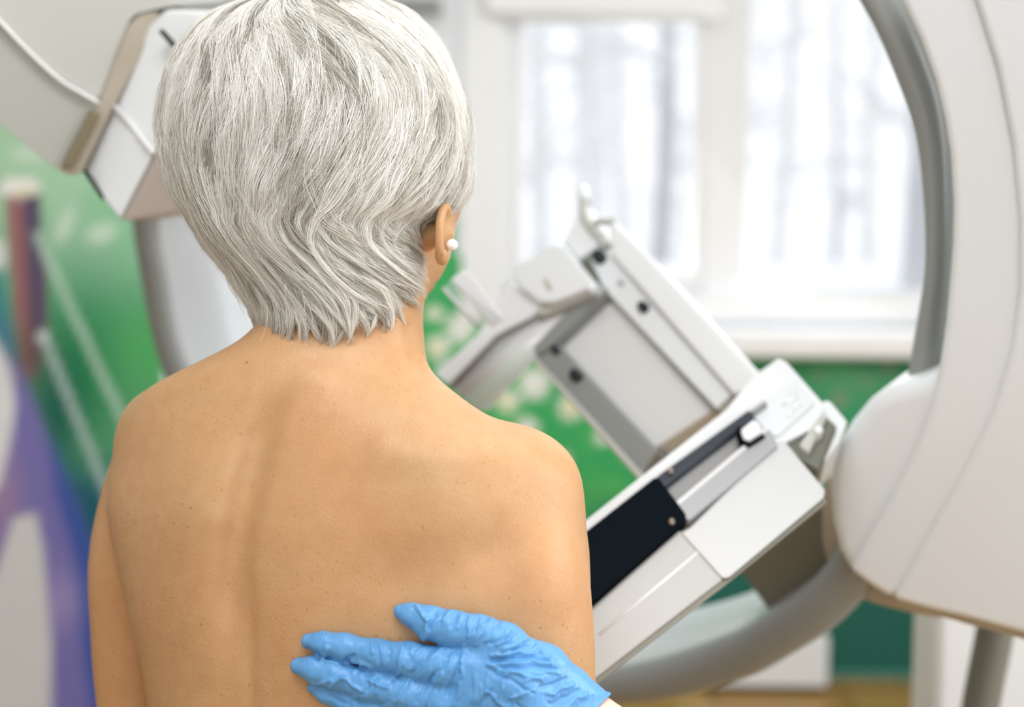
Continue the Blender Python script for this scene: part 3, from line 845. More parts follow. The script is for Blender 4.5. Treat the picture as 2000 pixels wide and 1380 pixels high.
solid('tray_recess', [(1296, 952), (1450, 838), (1480, 862), (1330, 990)], BP, .006, .02, M_grey, mach, bev=.001)
h1 = solid('tray_handle', [(1279, 932), (1288, 924), (1458, 801), (1468, 800), (1474, 812), (1466, 822), (1312, 940), (1298, 952)], BP, -.004, .014, M_slate, mach, bev=.003)
solid('handle_rod', [(1466, 800), (1494, 780), (1500, 787), (1472, 808)], BP, .000, .008, M_grey, mach, bev=.002)
solid('tray_button', [(1446, 838), (1470, 818), (1482, 822), (1490, 842), (1462, 860), (1452, 856)], BP, -.020, .014, M_white, mach, bev=.003, rnd=5)
solid('button_gasket', [(1438, 834), (1446, 832), (1452, 856), (1464, 864), (1492, 846), (1494, 852), (1462, 872), (1446, 862)], BP, -.017, .012, M_black, mach, bev=0)
solid('silver_rail', [(1324, 984), (1498, 838), (1504, 838), (1519, 868), (1518, 872), (1348, 1014), (1341, 1014)], BP, -.013, .025, M_silver, mach, bev=.002)
solid('rail_highlight', [(1320, 979), (1496, 832), (1502, 838), (1326, 986)], BP, -.014, .024, M_pale, mach, bev=.001)
M_end = plain('pale_end_panel', (0.57, 0.575, 0.57), 0.5)
M_edge = plain('tan_grey_edge', (0.20, 0.19, 0.15), 0.5)
body1 = solid('bucky_end', [(1349, 1029), (1518, 862), (1532, 860), (1612, 956), (1610, 972), (1424, 1128), (1412, 1130), (1330, 1040)], BP, -.008, .05, M_end, mach, bev=.005, rnd=5, back=(-.004, -.010, .055))
body2 = solid('bucky_table', [(1100, 1236), (1330, 1033), (1416, 1130), (1168, 1322), (1060, 1400), (1020, 1300)], BP, -.006, .05, M_bucky, mach, bev=.004, back=(-.004, -.010, .055))
solid('bucky_edge', [(1060, 1396), (1168, 1318), (1418, 1127), (1610, 970), (1616, 982), (1421, 1141), (1174, 1332), (1064, 1410)], BP, -.003, .05, M_edge, mach, bev=.002, back=(-.004, .008, .05))
solid('bucky_seam', [(1170, 1236), (1366, 1072), (1368, 1076), (1172, 1241)], BP, -.0068, .004, M_white, mach, bev=0)
solid('support_box', [(1440, 1112), (1612, 960), (1680, 1060), (1640, 1140), (1560, 1190), (1506, 1202)], ringp(.03), 0, .10, M_olive, mach, bev=.006)  # box lies in shade; that shade is put into its olive colour

# film cassette slid into the tray: it can be pulled out
cas = thing('film_cassette', PW(1240, 1060, 1.46), 'flat black film cassette slotted in the tilted table beside the shoulder', 'cassette')
solid('cassette_body', [(1090, 1080), (1278, 932), (1288, 934), (1340, 1004), (1338, 1014), (1164, 1166), (1090, 1230)], BP, -.014, .018, M_black, cas, bev=.002, rnd=3)
for (x, y) in ((1312, 1017), (1310, 918)):
    solid('screw', [(x + 6 * math.cos(k), y + 6 * math.sin(k)) for k in np.linspace(0, 5.6, 9)], BP, -.018 if y > 1000 else -.009, .005, M_screw, cas if y > 1000 else mach, bev=0)

# ------------------------------------------------------------------ implicit surfaces
def surface_nets(fn, lo, hi, h):
    lo = np.array(lo, float); n = [int((b - a) / h) + 1 for a, b in zip(lo, hi)]
    ax = [(lo[i] + h * np.arange(n[i])).astype(np.float32) for i in range(3)]
    f = fn(ax[0][:, None, None], ax[1][None, :, None], ax[2][None, None, :]).astype(np.float32)
    f = np.broadcast_to(f, n)
    s = f < 0
    c = np.zeros([k - 1 for k in n], np.uint8)
    for i in (0, 1):
        for j in (0, 1):
            for k in (0, 1):
                c += s[i:n[0] - 1 + i, j:n[1] - 1 + j, k:n[2] - 1 + k]
    act = (c > 0) & (c < 8)
    I = np.argwhere(act)
    idx = -np.ones(act.shape, np.int32); idx[act] = np.arange(len(I))
    corners = np.array([(i, j, k) for i in (0, 1) for j in (0, 1) for k in (0, 1)])
    vals = np.stack([f[I[:, 0] + a, I[:, 1] + b, I[:, 2] + c_] for a, b, c_ in corners], 1)
    acc = np.zeros((len(I), 3)); cnt = np.zeros(len(I))
    for a in range(8):
        for b in range(a + 1, 8):
            if np.abs(corners[a] - corners[b]).sum() != 1: continue
            va, vb = vals[:, a], vals[:, b]
            m_ = (va < 0) != (vb < 0)
            t = np.where(m_, va / np.where(m_, va - vb, 1), 0)
            acc += (corners[a] + t[:, None] * (corners[b] - corners[a])) * m_[:, None]; cnt += m_
    V = lo + (I + acc / cnt[:, None]) * h
    Q = []
    for axis in range(3):
        sl0 = [slice(None)] * 3; sl1 = [slice(None)] * 3
        sl0[axis] = slice(0, n[axis] - 1); sl1[axis] = slice(1, n[axis])
        o1, o2 = [(1, 2), (2, 0), (0, 1)][axis]
        cr = s[tuple(sl0)] != s[tuple(sl1)]
        E = np.argwhere(cr)
        ok = (E[:, o1] > 0) & (E[:, o2] > 0) & (E[:, o1] < n[o1] - 1) & (E[:, o2] < n[o2] - 1)
        E = E[ok]
        ins = s[tuple(E.T)]
        def cell(d1, d2):
            e = E.copy(); e[:, o1] -= d1; e[:, o2] -= d2
            return idx[tuple(e.T)]
        q = np.stack([cell(1, 1), cell(0, 1), cell(0, 0), cell(1, 0)], 1)
        q[~ins] = q[~ins][:, ::-1]
        Q.append(q)
    return V, np.concatenate(Q)

def smin(a, b, k):
    h = np.clip(.5 + .5 * (b - a) / k, 0, 1)
    return b * (1 - h) + a * h - k * h * (1 - h)
def capsule(u, v, w, a, b, ra, rb):
    d = np.array(b) - np.array(a); L = float(d @ d)
    t = np.clip(((u - a[0]) * d[0] + (v - a[1]) * d[1] + (w - a[2]) * d[2]) / L, 0, 1)
    return np.sqrt((u - a[0] - t * d[0]) ** 2 + (v - a[1] - t * d[1]) ** 2 + (w - a[2] - t * d[2]) ** 2) - (ra + (rb - ra) * t)
def chain(u, v, w, pts, k=.006):
    """pts: (px, py, depth, radius)"""
    f = None
    for p, q in zip(pts[:-1], pts[1:]):
        g = capsule(u, v, w, P(*p[:3]), P(*q[:3]), p[3], q[3])
        f = g if f is None else smin(f, g, k)
    return f
def chain_s(u, v, w, pts, n=18):
    q = catmull(np.array([list(P(*p[:3])) + [p[3]] for p in pts]), np.linspace(0, len(pts) - 1, n))
    f = None
    for a, b in zip(q[:-1], q[1:]):
        g = capsule(u, v, w, a[:3], b[:3], a[3], b[3])
        f = g if f is None else np.minimum(f, g)
    return f
def ellipsoid(u, v, w, c, r, yaw=0.0):
    du, dv, dw = u - c[0], v - c[1], w - c[2]
    cs, sn = math.cos(yaw), math.sin(yaw)
    a = du * cs - dw * sn; b = du * sn + dw * cs          # b along facing
    k = np.sqrt((a / r[0]) ** 2 + (dv / r[1]) ** 2 + (b / r[2]) ** 2)
    return (k - 1) * min(r)

def cubic(tab, y):
    """smooth table lookup (monotone-ish) by denser linear interpolation then smoothing"""
    t = np.array(tab, float)
    yy = np.linspace(t[0, 0], t[-1, 0], 900)
    out = []
    for j in range(1, t.shape[1]):
        g = np.interp(yy, t[:, 0], t[:, j])
        k = np.hanning(25); k /= k.sum()
        g = np.convolve(np.pad(g, 12, mode='edge'), k, mode='valid')
        out.append(np.interp(y, yy, g))
    return out

TORSO = [(520, 560, 815, .056), (600, 535, 818, .056), (640, 505, 822, .058), (665, 478, 824, .060), (690, 432, 827, .064), (712, 385, 833, .068), (735, 338, 850, .072),
         (760, 292, 882, .077), (790, 262, 925, .083), (820, 247, 975, .090), (850, 238, 1030, .097), (875, 232, 1066, .102), (905, 226, 1093, .106), (950, 217, 1112, .111),
         (1000, 213, 1130, .116), (1060, 222, 1145, .120), (1120, 234, 1153, .123), (1200, 252, 1160, .125), (1300, 280, 1163, .125), (1380, 293, 1160, .123), (1500, 312, 1120, .12),
         (1700, 330, 1080, .115), (1950, 320, 1090, .115), (2100, 300, 1110, .12)]
KSH = 0.30          # the right side of the body is nearer
WB = 1.285
SPINE = [(650, 628), (700, 605), (760, 585), (850, 546), (950, 522), (1050, 502), (1150, 493), (1400, 489), (1900, 500)]

def relief(px, py):
    xs = np.interp(py, [p[0] for p in SPINE], [p[1] for p in SPINE])
    dx = px - xs
    m1 = sm(py, 740, 860) * sm(py, 1330, 1120)
    z = -0.012 * np.exp(-((dx + 34) / 36) ** 2) * m1
    z += 0.0018 * np.exp(-((dx - 6) / 16) ** 2) * m1
    z += -0.0035 * np.exp(-(dx / 13) ** 2) * sm(py, 1080, 1250)
    z += -0.004 * np.exp(-(dx / 60) ** 2) * sm(py, 1100, 1300)
    z += 0.004 * np.exp(-((dx + 120) / 70) ** 2) * sm(py, 800, 1000)
    z += 0.0035 * np.exp(-((dx - 95) / 75) ** 2) * sm(py, 850, 1050)
    # shoulder blades
    z += 0.007 * np.exp(-((px - 850) / 130) ** 2 - ((py - 960) / 120) ** 2)
    z += 0.006 * np.exp(-((px - 370) / 80) ** 2 - ((py - 950) / 130) ** 2)
    # hollows along the lower and outer border of the right blade
    d1 = seg_d(px, py, (780, 1135), (960, 1075)); d2 = seg_d(px, py, (960, 1075), (1105, 965))
    z += -0.0030 * np.exp(-(d1 / 60) ** 2) - 0.0022 * np.exp(-(d2 / 52) ** 2)
    z += 0.004 * np.exp(-((px - 1060) / 60) ** 2 - ((py - 1140) / 90) ** 2)
    # spine of the blade, seen as a soft ledge under the shoulder top
    z += 0.003 * np.exp(-(seg_d(px, py, (760, 880), (1040, 880)) / 38) ** 2)
    # nape bump and neck folds
    z += 0.004 * np.exp(-((px - 610) / 55) ** 2 - ((py - 735) / 30) ** 2)
    z += 0.0012 * np.exp(-(seg_d(px, py, (640, 694), (800, 684)) / 7) ** 2) + 0.001 * np.exp(-(seg_d(px, py, (650, 712), (790, 708)) / 8) ** 2)
    z += -0.003 * np.exp(-(seg_d(px, py, (800, 640), (822, 720)) / 14) ** 2)
    return z

HC = P(696, 305, 1.305); YAW = math.radians(37)
FWD = np.array([math.sin(YAW), 0, math.cos(YAW)]); RGT = np.array([math.cos(YAW), 0, -math.sin(YAW)])
def hp_(r, up, f):     # head frame: right, up, forward (metres from head centre)
    return tuple(np.array(HC) + RGT * r + np.array([0, up, 0]) + FWD * f)

def body_fn(u, v, w):
    py = 690 - F * v / WB + 0 * u
    py = np.clip(py, 520, 2100)
    py1 = py[0:1, :, :] if py.ndim == 3 else py
    tl, tr2, hd = cubic(TORSO, np.broadcast_to(py1, py1.shape).ravel())
    shp = py1.shape
    tl = tl.reshape(shp); tr2 = tr2.reshape(shp); hd = hd.reshape(shp)
    ul = (tl - 1000) / F * (WB + KSH * (tr2 - tl) * .5 / F * WB)
    ur = (tr2 - 1000) / F * (WB - KSH * (tr2 - tl) * .5 / F * WB)
    uc = (ul + ur) / 2; hw = (ur - ul) / 2
    ksh = KSH * sm(py1, 640, 800)
    t = (u - uc) / hw; d = (w - WB + ksh * (u - uc)) / hd
    rho = (np.abs(t) ** 2.25 + np.abs(d) ** 2.1) ** (1 / 2.2)
    f = (rho - 1) * hd
    f = np.maximum(f, v - (690 - 560) / F * WB) if False else f
    # relief on the back
    ppx = 1000 + F * u / w; ppy = 690 - F * v / w
    rel = relief(ppx, ppy) * sm(-d, 0.1, .5)
    f = f - rel
    # cap the neck section inside the head
    f = np.maximum(f, v - (690 - 500) / F * 1.3)
    # shoulders and arms
    f = smin(f, ellipsoid(u, v, w, P(336, 852, 1.355), (.044, .044, .044)), .022)
    f = smin(f, ellipsoid(u, v, w, P(1008, 958, 1.235), (.0475, .047, .05)), .022)
    la = chain_s(u, v, w, [(328, 858, 1.365, .042), (288, 965, 1.388, .043), (266, 1090, 1.404, .0455), (264, 1210, 1.415, .0435), (267, 1330, 1.424, .041), (278, 1430, 1.43, .039), (300, 1560, 1.43, .036)])
    f = smin(f, la, .007)
    fa = chain(u, v, w, [(300, 1560, 1.43, .036), (360, 1600, 1.53, .035), (430, 1560, 1.64, .026)], .01)
    f = smin(f, fa, .01)
    ra = chain_s(u, v, w, [(1006, 960, 1.245, .045), (1040, 1110, 1.28, .044), (1056, 1230, 1.32, .0445), (1070, 1350, 1.36, .0425), (1095, 1500, 1.42, .038), (1060, 1540, 1.52, .034), (1000, 1500, 1.62, .025)])
    f = smin(f, ra, .035)
    # hands resting forward on the machine
    for (hx, hy, hz, sg) in ((430, 1560, 1.64, 1), (1000, 1500, 1.62, -1)):
        f = smin(f, chain(u, v, w, [(hx, hy, hz, .024), (hx + sg * 20, hy - 10, hz + .07, .026)], .01), .012)
        for k in range(4):
            o = (k - 1.5) * 32
            f = smin(f, chain(u, v, w, [(hx + sg * 20 + o, hy - 10, hz + .07, .010), (hx + sg * 25 + o * 1.2, hy - 12, hz + .115 + .008 * (k in (1, 2)), .0088), (hx + sg * 28 + o * 1.2, hy + 22, hz + .14, .0075)], .003), .004)
        f = smin(f, chain(u, v, w, [(hx + sg * 60, hy, hz + .02, .011), (hx + sg * 100, hy + 8, hz + .06, .0095), (hx + sg * 110, hy + 10, hz + .085, .008)], .003), .006)
    # head
    hd_ = ellipsoid(u, v, w, HC, (.078, .112, .093), YAW)
    hd_ = smin(hd_, ellipsoid(u, v, w, hp_(0, -.055, .045), (.056, .075, .052), YAW), .03)      # face and jaw
    hd_ = smin(hd_, ellipsoid(u, v, w, hp_(0, -.112, .078), (.022, .016, .018), YAW), .02)      # chin
    hd_ = smin(hd_, ellipsoid(u, v, w, hp_(.044, -.070, .034), (.022, .050, .036), YAW), .02)   # right jaw angle
    hd_ = smin(hd_, ellipsoid(u, v, w, hp_(-.044, -.070, .034), (.022, .050, .036), YAW), .02)
    nb_, nt_ = hp_(0, .002, .090), hp_(0, -.040, .112)
    hd_ = smin(hd_, capsule(u, v, w, nb_, nt_, .008, .012), .012)                                # nose
    for sg in (1, -1):
        hd_ = smin(hd_, ellipsoid(u, v, w, hp_(sg * .010, -.042, .103), (.008, .007, .009), YAW), .006)
        hd_ = smin(hd_, capsule(u, v, w, hp_(sg * .014, .018, .088), hp_(sg * .044, .020, .070), .006, .005), .012)  # brow
        sock = ellipsoid(u, v, w, hp_(sg * .031, .000, .094), (.016, .011, .014), YAW)
        hd_ = -smin(-hd_, sock, .008)
        hd_ = smin(hd_, ellipsoid(u, v, w, hp_(sg * .031, -.001, .077), (.0125, .0105, .0125), YAW), .002)   # eye under the lid
        hd_ = smin(hd_, ellipsoid(u, v, w, hp_(sg * .034, -.038, .076), (.022, .020, .018), YAW), .015)      # cheek
    hd_ = smin(hd_, capsule(u, v, w, hp_(-.018, -.071, .092), hp_(.018, -.071, .092), .005, .005), .006)     # lips
    hd_ = smin(hd_, capsule(u, v, w, hp_(-.014, -.080, .090), hp_(.014, -.080, .090), .006, .006), .006)
    f = smin(f, hd_, .018)
    f = smin(f, capsule(u, v, w, hp_(0, -.06, 0), P(680, 700, 1.30), .052, .056), .02)
    return f

woman_loc = tuple(W(P(700, 900, 1.29))[:2]) + (0.0,)
V, Q = surface_nets(body_fn, (-.47, -.62, 1.08), (.16, .36, 1.86), .0042)
woman = np_mesh('person', W(V) - np.array(woman_loc), Q[:, ::-1], M_skin)
woman.location = woman_loc
tag(woman, 'person with short silver hair seen from behind, bare freckled back, facing the machine', 'person')
bpy.context.view_layer.update()

# ears
def ear_fn(cx):
    def fn(u, v, w):
        s = 1 if cx > 0 else -1
        du = u - cE[0]; dv = v - cE[1]; dw = w - cE[2]
        r = du * RGT[0] + dw * RGT[2]; f_ = du * FWD[0] + dw * FWD[2]
        r = r * s
        # ear plane turned a little outward at the back
        a = f_ * .92 - r * .40; n = r * .92 + f_ * .40
        a = a - dv * .15
        e = np.sqrt((a / .0145) ** 2 + (dv / .0225) ** 2)
        rim = np.sqrt(((e - 1) * .017) ** 2 + (n - .002) ** 2) - .0036
        plate = np.maximum(np.abs(n) - .0018, (e - 1) * .016)
        f = smin(rim, plate, .004)
        f = smin(f, np.sqrt((a - .002) ** 2 + (dv + .020) ** 2 + n ** 2 * 2.2) - .0085, .005)
        c1 = cE - RGT * s * .030 + FWD * .010
        f = smin(f, capsule(u, v, w, cE - RGT * s * .004 + FWD * .006, c1, .007, .016), .008)
        return f
    return fn
for sg in (1, -1):
    cE = np.array(P(864, 454, 1.255)) if sg > 0 else np.array(hp_(-.082, -.045, .000))
    V, Q = surface_nets(ear_fn(sg), cE - .06, cE + .06, .0018)
    np_mesh('ear', W(V), Q[:, ::-1], M_skin, woman)
# pearl earring
ec = np.array(P(883, 478, 1.25))
V, Q = surface_nets(lambda u, v, w: np.sqrt((u - ec[0]) ** 2 + (v - ec[1]) ** 2 + (w - ec[2]) ** 2) - .0052, ec - .008, ec + .008, .0008)
er = np_mesh('earring', W(V), Q[:, ::-1], M_pearl, woman); er['label'] = 'small pearl earring'
# trousers and legs down to the floor
def legs_fn(u, v, w):
    f = chain(u, v, w, [(700, 1850, 1.30, .135), (700, 2050, 1.31, .15)], .02)
    f = smin(f, chain(u, v, w, [(610, 2100, 1.32, .095), (620, 2900, 1.36, .055), (620, 3520, 1.36, .045)], .02), .03)
    f = smin(f, chain(u, v, w, [(800, 2100, 1.28, .095), (800, 2900, 1.36, .055), (800, 3520, 1.36, .045)], .02), .03)
    return f
V, Q = surface_nets(legs_fn, (-.42, -1.38, 1.08), (.12, -.45, 1.56), .012)
np_mesh('trousers', W(V), Q[:, ::-1], M_trouser, woman)
for sx in (620, 800):
    a = W(P(sx, 3480, 1.36)); 
    V, Q = surface_nets(lambda u, v, w: np.maximum(np.sqrt((u / .045) ** 2 + (v / .12) ** 2 + (w / .06) ** 2) * .045 - .045, -w), (-.06, -.15, -.02), (.06, .15, .08), .006)
    V = V + np.array([a[0], a[1] + .06, 0.003])
    np_mesh('shoe', V, Q[:, ::-1], M_hole, woman)

# ------------------------------------------------------------------ hair
HAIR = [(-34, 575, 640, .012, 1.325), (-25, 530, 690, .030, 1.322), (-10, 475, 745, .050, 1.318), (8, 432, 785, .066, 1.314), (30, 395, 812, .080, 1.312), (55, 368, 838, .092, 1.31),
        (100, 336, 868, .107, 1.31), (150, 320, 888, .118, 1.31), (200, 313, 903, .125, 1.31), (250, 309, 913, .128, 1.31), (300, 311, 919, .129, 1.31), (350, 322, 920, .128, 1.31),
        (380, 334, 912, .127, 1.31), (405, 348, 902, .125, 1.31), (422, 360, 884, .123, 1.31), (440, 368, 856, .121, 1.31), (480, 390, 848, .116, 1.31), (520, 420, 860, .111, 1.31), (560, 450, 860, .107, 1.31),
        (600, 476, 850, .104, 1.31), (640, 488, 836, .098, 1.308), (700, 500, 800, .082, 1.305), (760, 500, 800, .082, 1.305)]
def hair_row(y):
    l, r, hd, wc = cubic(HAIR, np.clip(y, -34, 760))
    return (l + r) / 2, (r - l) / 2, hd, wc
def hair_pt(th, y, r):
    """angle round the head (0 = back, + = right), picture row, relative radius -> camera frame"""
    c, hw, hd, wc = hair_row(y)
    u0 = (c - 1000) / F * 1.29; hwu = hw / F * 1.275
    u = u0 + hwu * np.sin(th) * r
    w = wc - hd * np.cos(th) * r
    # keep the row where the silhouette was read, whatever the depth
    v = (690 - y) / F * (1.31 - .6 * hd * np.cos(th))
    return np.stack([u, v, w], -1)
RS = 290.0
GUIDES = [
 [(380, 80), (340, 150), (322, 250), (328, 330), (352, 410), (402, 490), (452, 560), (482, 620), (492, 680)],
 [(440, 30), (390, 120), (368, 250), (380, 360), (412, 450), (462, 540), (500, 600), (498, 660)],
 [(480, 20), (450, 120), (425, 220), (418, 320), (432, 400), (472, 480), (530, 560), (556, 600), (540, 670)],
 [(500, 40), (490, 130), (478, 220), (452, 330), (462, 400), (500, 470), (560, 540), (598, 600), (588, 670)],
 [(530, 30), (545, 130), (545, 230), (520, 330), (498, 400), (515, 480), (580, 560), (640, 620), (660, 680)],
 [(560, 30), (610, 120), (620, 220), (590, 330), (548, 420), (545, 470), (582, 530), (640, 590), (668, 660)],
 [(580, 30), (670, 120), (690, 230), (650, 330), (600, 410), (582, 450), (612, 500), (680, 560), (740, 605), (775, 650)],
 [(600, 20), (715, 110), (745, 230), (718, 320), (664, 390), (628, 430), (640, 475), (700, 522), (765, 560), (805, 605), (815, 650)],
 [(640, 10), (780, 110), (805, 230), (782, 310), (742, 370), (716, 420), (725, 470), (765, 505), (822, 522), (845, 560)],
 [(700, 0), (840, 110), (872, 220), (852, 320), (802, 380), (775, 425), (790, 472), (830, 500), (852, 540)],
 [(760, 10), (880, 150), (908, 270), (900, 350), (872, 400), (840, 440), (846, 480)],
 [(880, 60), (918, 200), (925, 300), (918, 360), (905, 410), (890, 450)],
 [(560, 600), (550, 650), (530, 700)], [(690, 600), (680, 650), (660, 700)], [(770, 590), (775, 640), (745, 690)], [(520, 610), (510, 660), (500, 700)]]
gp = []; gt = []
for g in GUIDES:
    c_ = catmull(np.array(g, float), np.linspace(0, len(g) - 1, (len(g) - 1) * 5 + 1))
    c, hw, hd, wc = hair_row(c_[:, 1])
    th = np.arcsin(np.clip((c_[:, 0] - c) / hw, -.97, .97))
    q = np.stack([th * RS, c_[:, 1]], 1)
    t = np.gradient(q, axis=0); t /= np.linalg.norm(t, axis=1)[:, None] + 1e-9
    gp.append(q); gt.append(t)
gp = np.concatenate(gp); gt = np.concatenate(gt)
def flow(q):
    d2 = ((q[:, None, :] - gp[None]) ** 2).sum(-1)
    k = np.exp(-d2 / (2 * 36.0 ** 2))
    t = (k[..., None] * gt[None]).sum(1) + np.array([0, .02])
    return t / (np.linalg.norm(t, axis=1)[:, None] + 1e-9)

FACE_TH = math.pi - YAW      # the face looks right-and-away
def hair_limit(th, n):
    """lowest row for the hair at each angle"""
    d = (th - FACE_TH + math.pi) % (2 * math.pi) - math.pi
    lim = np.interp(th, [-1.6, -.9, -.3, .1, .4, .9, 1.5], [640, 682, 694, 680, 672, 655, 610]) + rng.uniform(-36, 18, n)
    lim = np.where(np.abs(d) < .8, 215 + rng.uniform(-30, 15, n), lim)            # fringe above the brow
    lim = np.where((d <= -.8) & (d > -1.2), 445 + rng.uniform(-22, 14, n), lim)  # before the right ear
    lim = np.where((d >= .8) & (d < 1.5), 470 + rng.uniform(-20, 20, n), lim)
    return lim

def make_locks(nl, y0r, Lr, width, layer, ns, seed, thr=(-3.1, 3.1), jit=1.0):
    r = np.random.default_rng(seed)
    th0 = r.uniform(thr[0], thr[1], nl)
    y0 = r.uniform(y0r[0], y0r[1], nl)
    L = r.uniform(Lr[0], Lr[1], nl)
    NS = 16
    q = np.stack([th0 * RS, y0], 1); path = [q.copy()]
    bias = r.normal(0, .16, nl)
    dyl = np.stack([r.normal(0, 14, nl), r.normal(0, 34, nl)], 1)
    for s in range(NS - 1):
        t = flow(q + dyl); t = t + np.stack([bias, np.zeros(nl)], 1); t /= np.linalg.norm(t, axis=1)[:, None]
        step = (L / (NS - 1))[:, None]
        c, hw, hd, wc = hair_row(q[:, 1])
        sc = np.clip(hw / 290.0, .35, 1.1)     # rows near the crown are smaller round
        q = q + t * step * np.stack([1 / sc, np.ones(nl)], 1)
        path.append(q.copy())
    path = np.stack(path, 1)                    # nl, NS, 2
    lim = hair_limit(path[:, -1, 0] / RS, nl)
    # compress rows past the limit
    over = path[:, :, 1].max(1)
    k = np.where(over > lim, (lim - path[:, 0, 1]) / np.maximum(over - path[:, 0, 1], 1), 1)
    keep = k > .25
    path = path[keep]; k = k[keep]; n = len(path)
    tt = np.linspace(0, 1, NS)
    # resample each path to the fraction k of its length
    pp = np.empty_like(path)
    for j in range(2):
        for i in range(n):
            pp[i, :, j] = np.interp(tt * k[i], tt, path[i, :, j])
    lay = r.uniform(layer[0], layer[1], n)
    wd = r.uniform(.6, 1.4, n) * width
    tintL = np.clip(r.normal(.66, .26, n), 0.05, 1)
    # dark lowlights in random locks, also standing in for shaded gaps between locks
    tintL = np.where(r.random(n) < .11, tintL * .25, tintL)
    a = r.normal(0, .5, (n, ns)); b = r.normal(0, .5, (n, ns))
    prof = np.interp(tt, [0, .25, .7, 1], [.9, 1.0, .70, .24])
    ti = np.gradient(pp, axis=1); ti /= np.linalg.norm(ti, axis=2)[..., None] + 1e-9
    nrm = np.stack([-ti[..., 1], ti[..., 0]], -1)
    sL = r.uniform(.62, 1.0, (n, ns))
    cen = np.empty((n, ns, NS, 2)); 
    for i in range(n):
        for j in range(2):
            cen[i, :, :, j] = np.interp(tt[None] * sL[i][:, None], tt, pp[i, :, j])
    nn = nrm[:, None].repeat(ns, 1)
    ph = r.uniform(0, 6.28, (n, ns, 1)); fz = r.normal(0, 1, (n, ns, 1)) * jit
    wob = fz * 1.6 * np.sin(tt[None, None] * r.uniform(3, 8, (n, ns, 1)) + ph)
    off = a[..., None] * wd[:, None, None] * prof + wob
    q = cen + nn * off[..., None]
    th = q[..., 0] / RS; y = q[..., 1]
    rise = np.interp(tt, [0, .12, .5, 1], [-.05, -.01, .004, -.012])
    rad = lay[:, None, None] + rise + b[..., None] * wd[:, None, None] / 290 * .55 * prof - .5 * (a[..., None] * wd[:, None, None] * prof / 290) ** 2 * 8
    rad = rad + .030 * (vnoise(q[..., 0] + 900, q[..., 1] * .7, 52, 41) - .5) + .014 * (vnoise(q[..., 0] + 900, q[..., 1] * .6, 21, 42) - .5)
    rad = rad + .004 * fz * np.sin(tt * 6 + ph)
    pts = hair_pt(th.ravel(), y.ravel(), rad.ravel()).reshape(n * ns, NS, 3)
    tint = np.clip(tintL[:, None] + r.normal(0, .13, (n, ns)), 0, 1).ravel()
    return pts, tint

NS = 16
sets = [
 make_locks(500, (-20, 330), (240, 420), 28, (.93, .975), 52, 1),
 make_locks(620, (-20, 330), (200, 380), 19, (.955, 1.01), 56, 2, (-1.9, 1.9)),
 make_locks(420, (250, 540), (120, 260), 15, (.925, .99), 48, 3, (-2.0, 2.0)),
 make_locks(520, (420, 610), (90, 190), 12, (.88, .98), 40, 4, (-1.5, 1.5)),
 make_locks(260, (60, 420), (160, 300), 9, (.995, 1.012), 24, 5, (-1.7, 1.7)),
]
sets.append(make_locks(150, (240, 380), (80, 170), 12, (.94, 1.0), 44, 15, (.85, 1.6)))
# loose single hairs
fp, ft = make_locks(420, (-10, 560), (60, 160), 22, (1.0, 1.012), 3, 6, (-1.9, 1.9), 3.0)
lift = np.linspace(0, 1, NS)[None, :, None] ** 2 * rng.normal(0, 1, (len(fp), 1, 3)) * np.array([.004, .004, .004])
fp = fp + lift; ft = np.clip(ft + .3, 0, 1)
sets.append((fp, ft))
HP = np.concatenate([s[0] for s in sets]); HT = np.concatenate([s[1] for s in sets])
nH = len(HP)
hc = bpy.data.hair_curves.new('hair')
hc.add_curves([NS] * nH)
hloc = np.array(woman_loc)
hc.attributes['position'].data.foreach_set('vector', (W(HP.reshape(-1, 3)) - hloc).ravel().astype(np.float32))
ra_ = hc.attributes.get('radius') or hc.attributes.new('radius', 'FLOAT', 'POINT')
prof = np.interp(np.linspace(0, 1, NS), [0, .6, 1], [1, 1, .35])
rr = (rng.uniform(.00010, .00020, nH)[:, None] * prof[None]).ravel()
ra_.data.foreach_set('value', rr.astype(np.float32))
ta = hc.attributes.new('tint', 'FLOAT', 'CURVE'); ta.data.foreach_set('value', HT.astype(np.float32))
hc.materials.append(M_hair)
hair = bpy.data.objects.new('hair', hc); COL.objects.link(hair); hair.parent = woman
hair['label'] = 'short silver-white layered hair'
# under-layer: the mass of hair close to the head
def cap_mesh():
    nt_, ny_ = 96, 70
    V = []; 
    ths = np.linspace(-math.pi, math.pi, nt_, endpoint=False)
    ys = np.linspace(-30, 640, ny_)
    for y in ys:
        lim = 640.0
        th = ths
        d = (th - FACE_TH + math.pi) % (2 * math.pi) - math.pi
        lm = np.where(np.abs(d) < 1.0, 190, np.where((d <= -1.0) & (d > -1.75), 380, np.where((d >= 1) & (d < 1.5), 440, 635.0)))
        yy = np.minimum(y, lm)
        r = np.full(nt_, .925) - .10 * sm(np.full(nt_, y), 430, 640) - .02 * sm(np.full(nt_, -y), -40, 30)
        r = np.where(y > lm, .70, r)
        V.append(hair_pt(th, yy, r))
    V = np.concatenate(V)
    Qs = []
    for i in range(ny_ - 1):
        for k in range(nt_):
            k2 = (k + 1) % nt_
            Qs.append((i * nt_ + k, i * nt_ + k2, (i + 1) * nt_ + k2, (i + 1) * nt_ + k))
    n = len(V)
    return V, np.array(Qs)
V, Q = cap_mesh()
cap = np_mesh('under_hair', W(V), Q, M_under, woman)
cap['label'] = 'grey under-layer of the hair, darkened for the shade between locks'

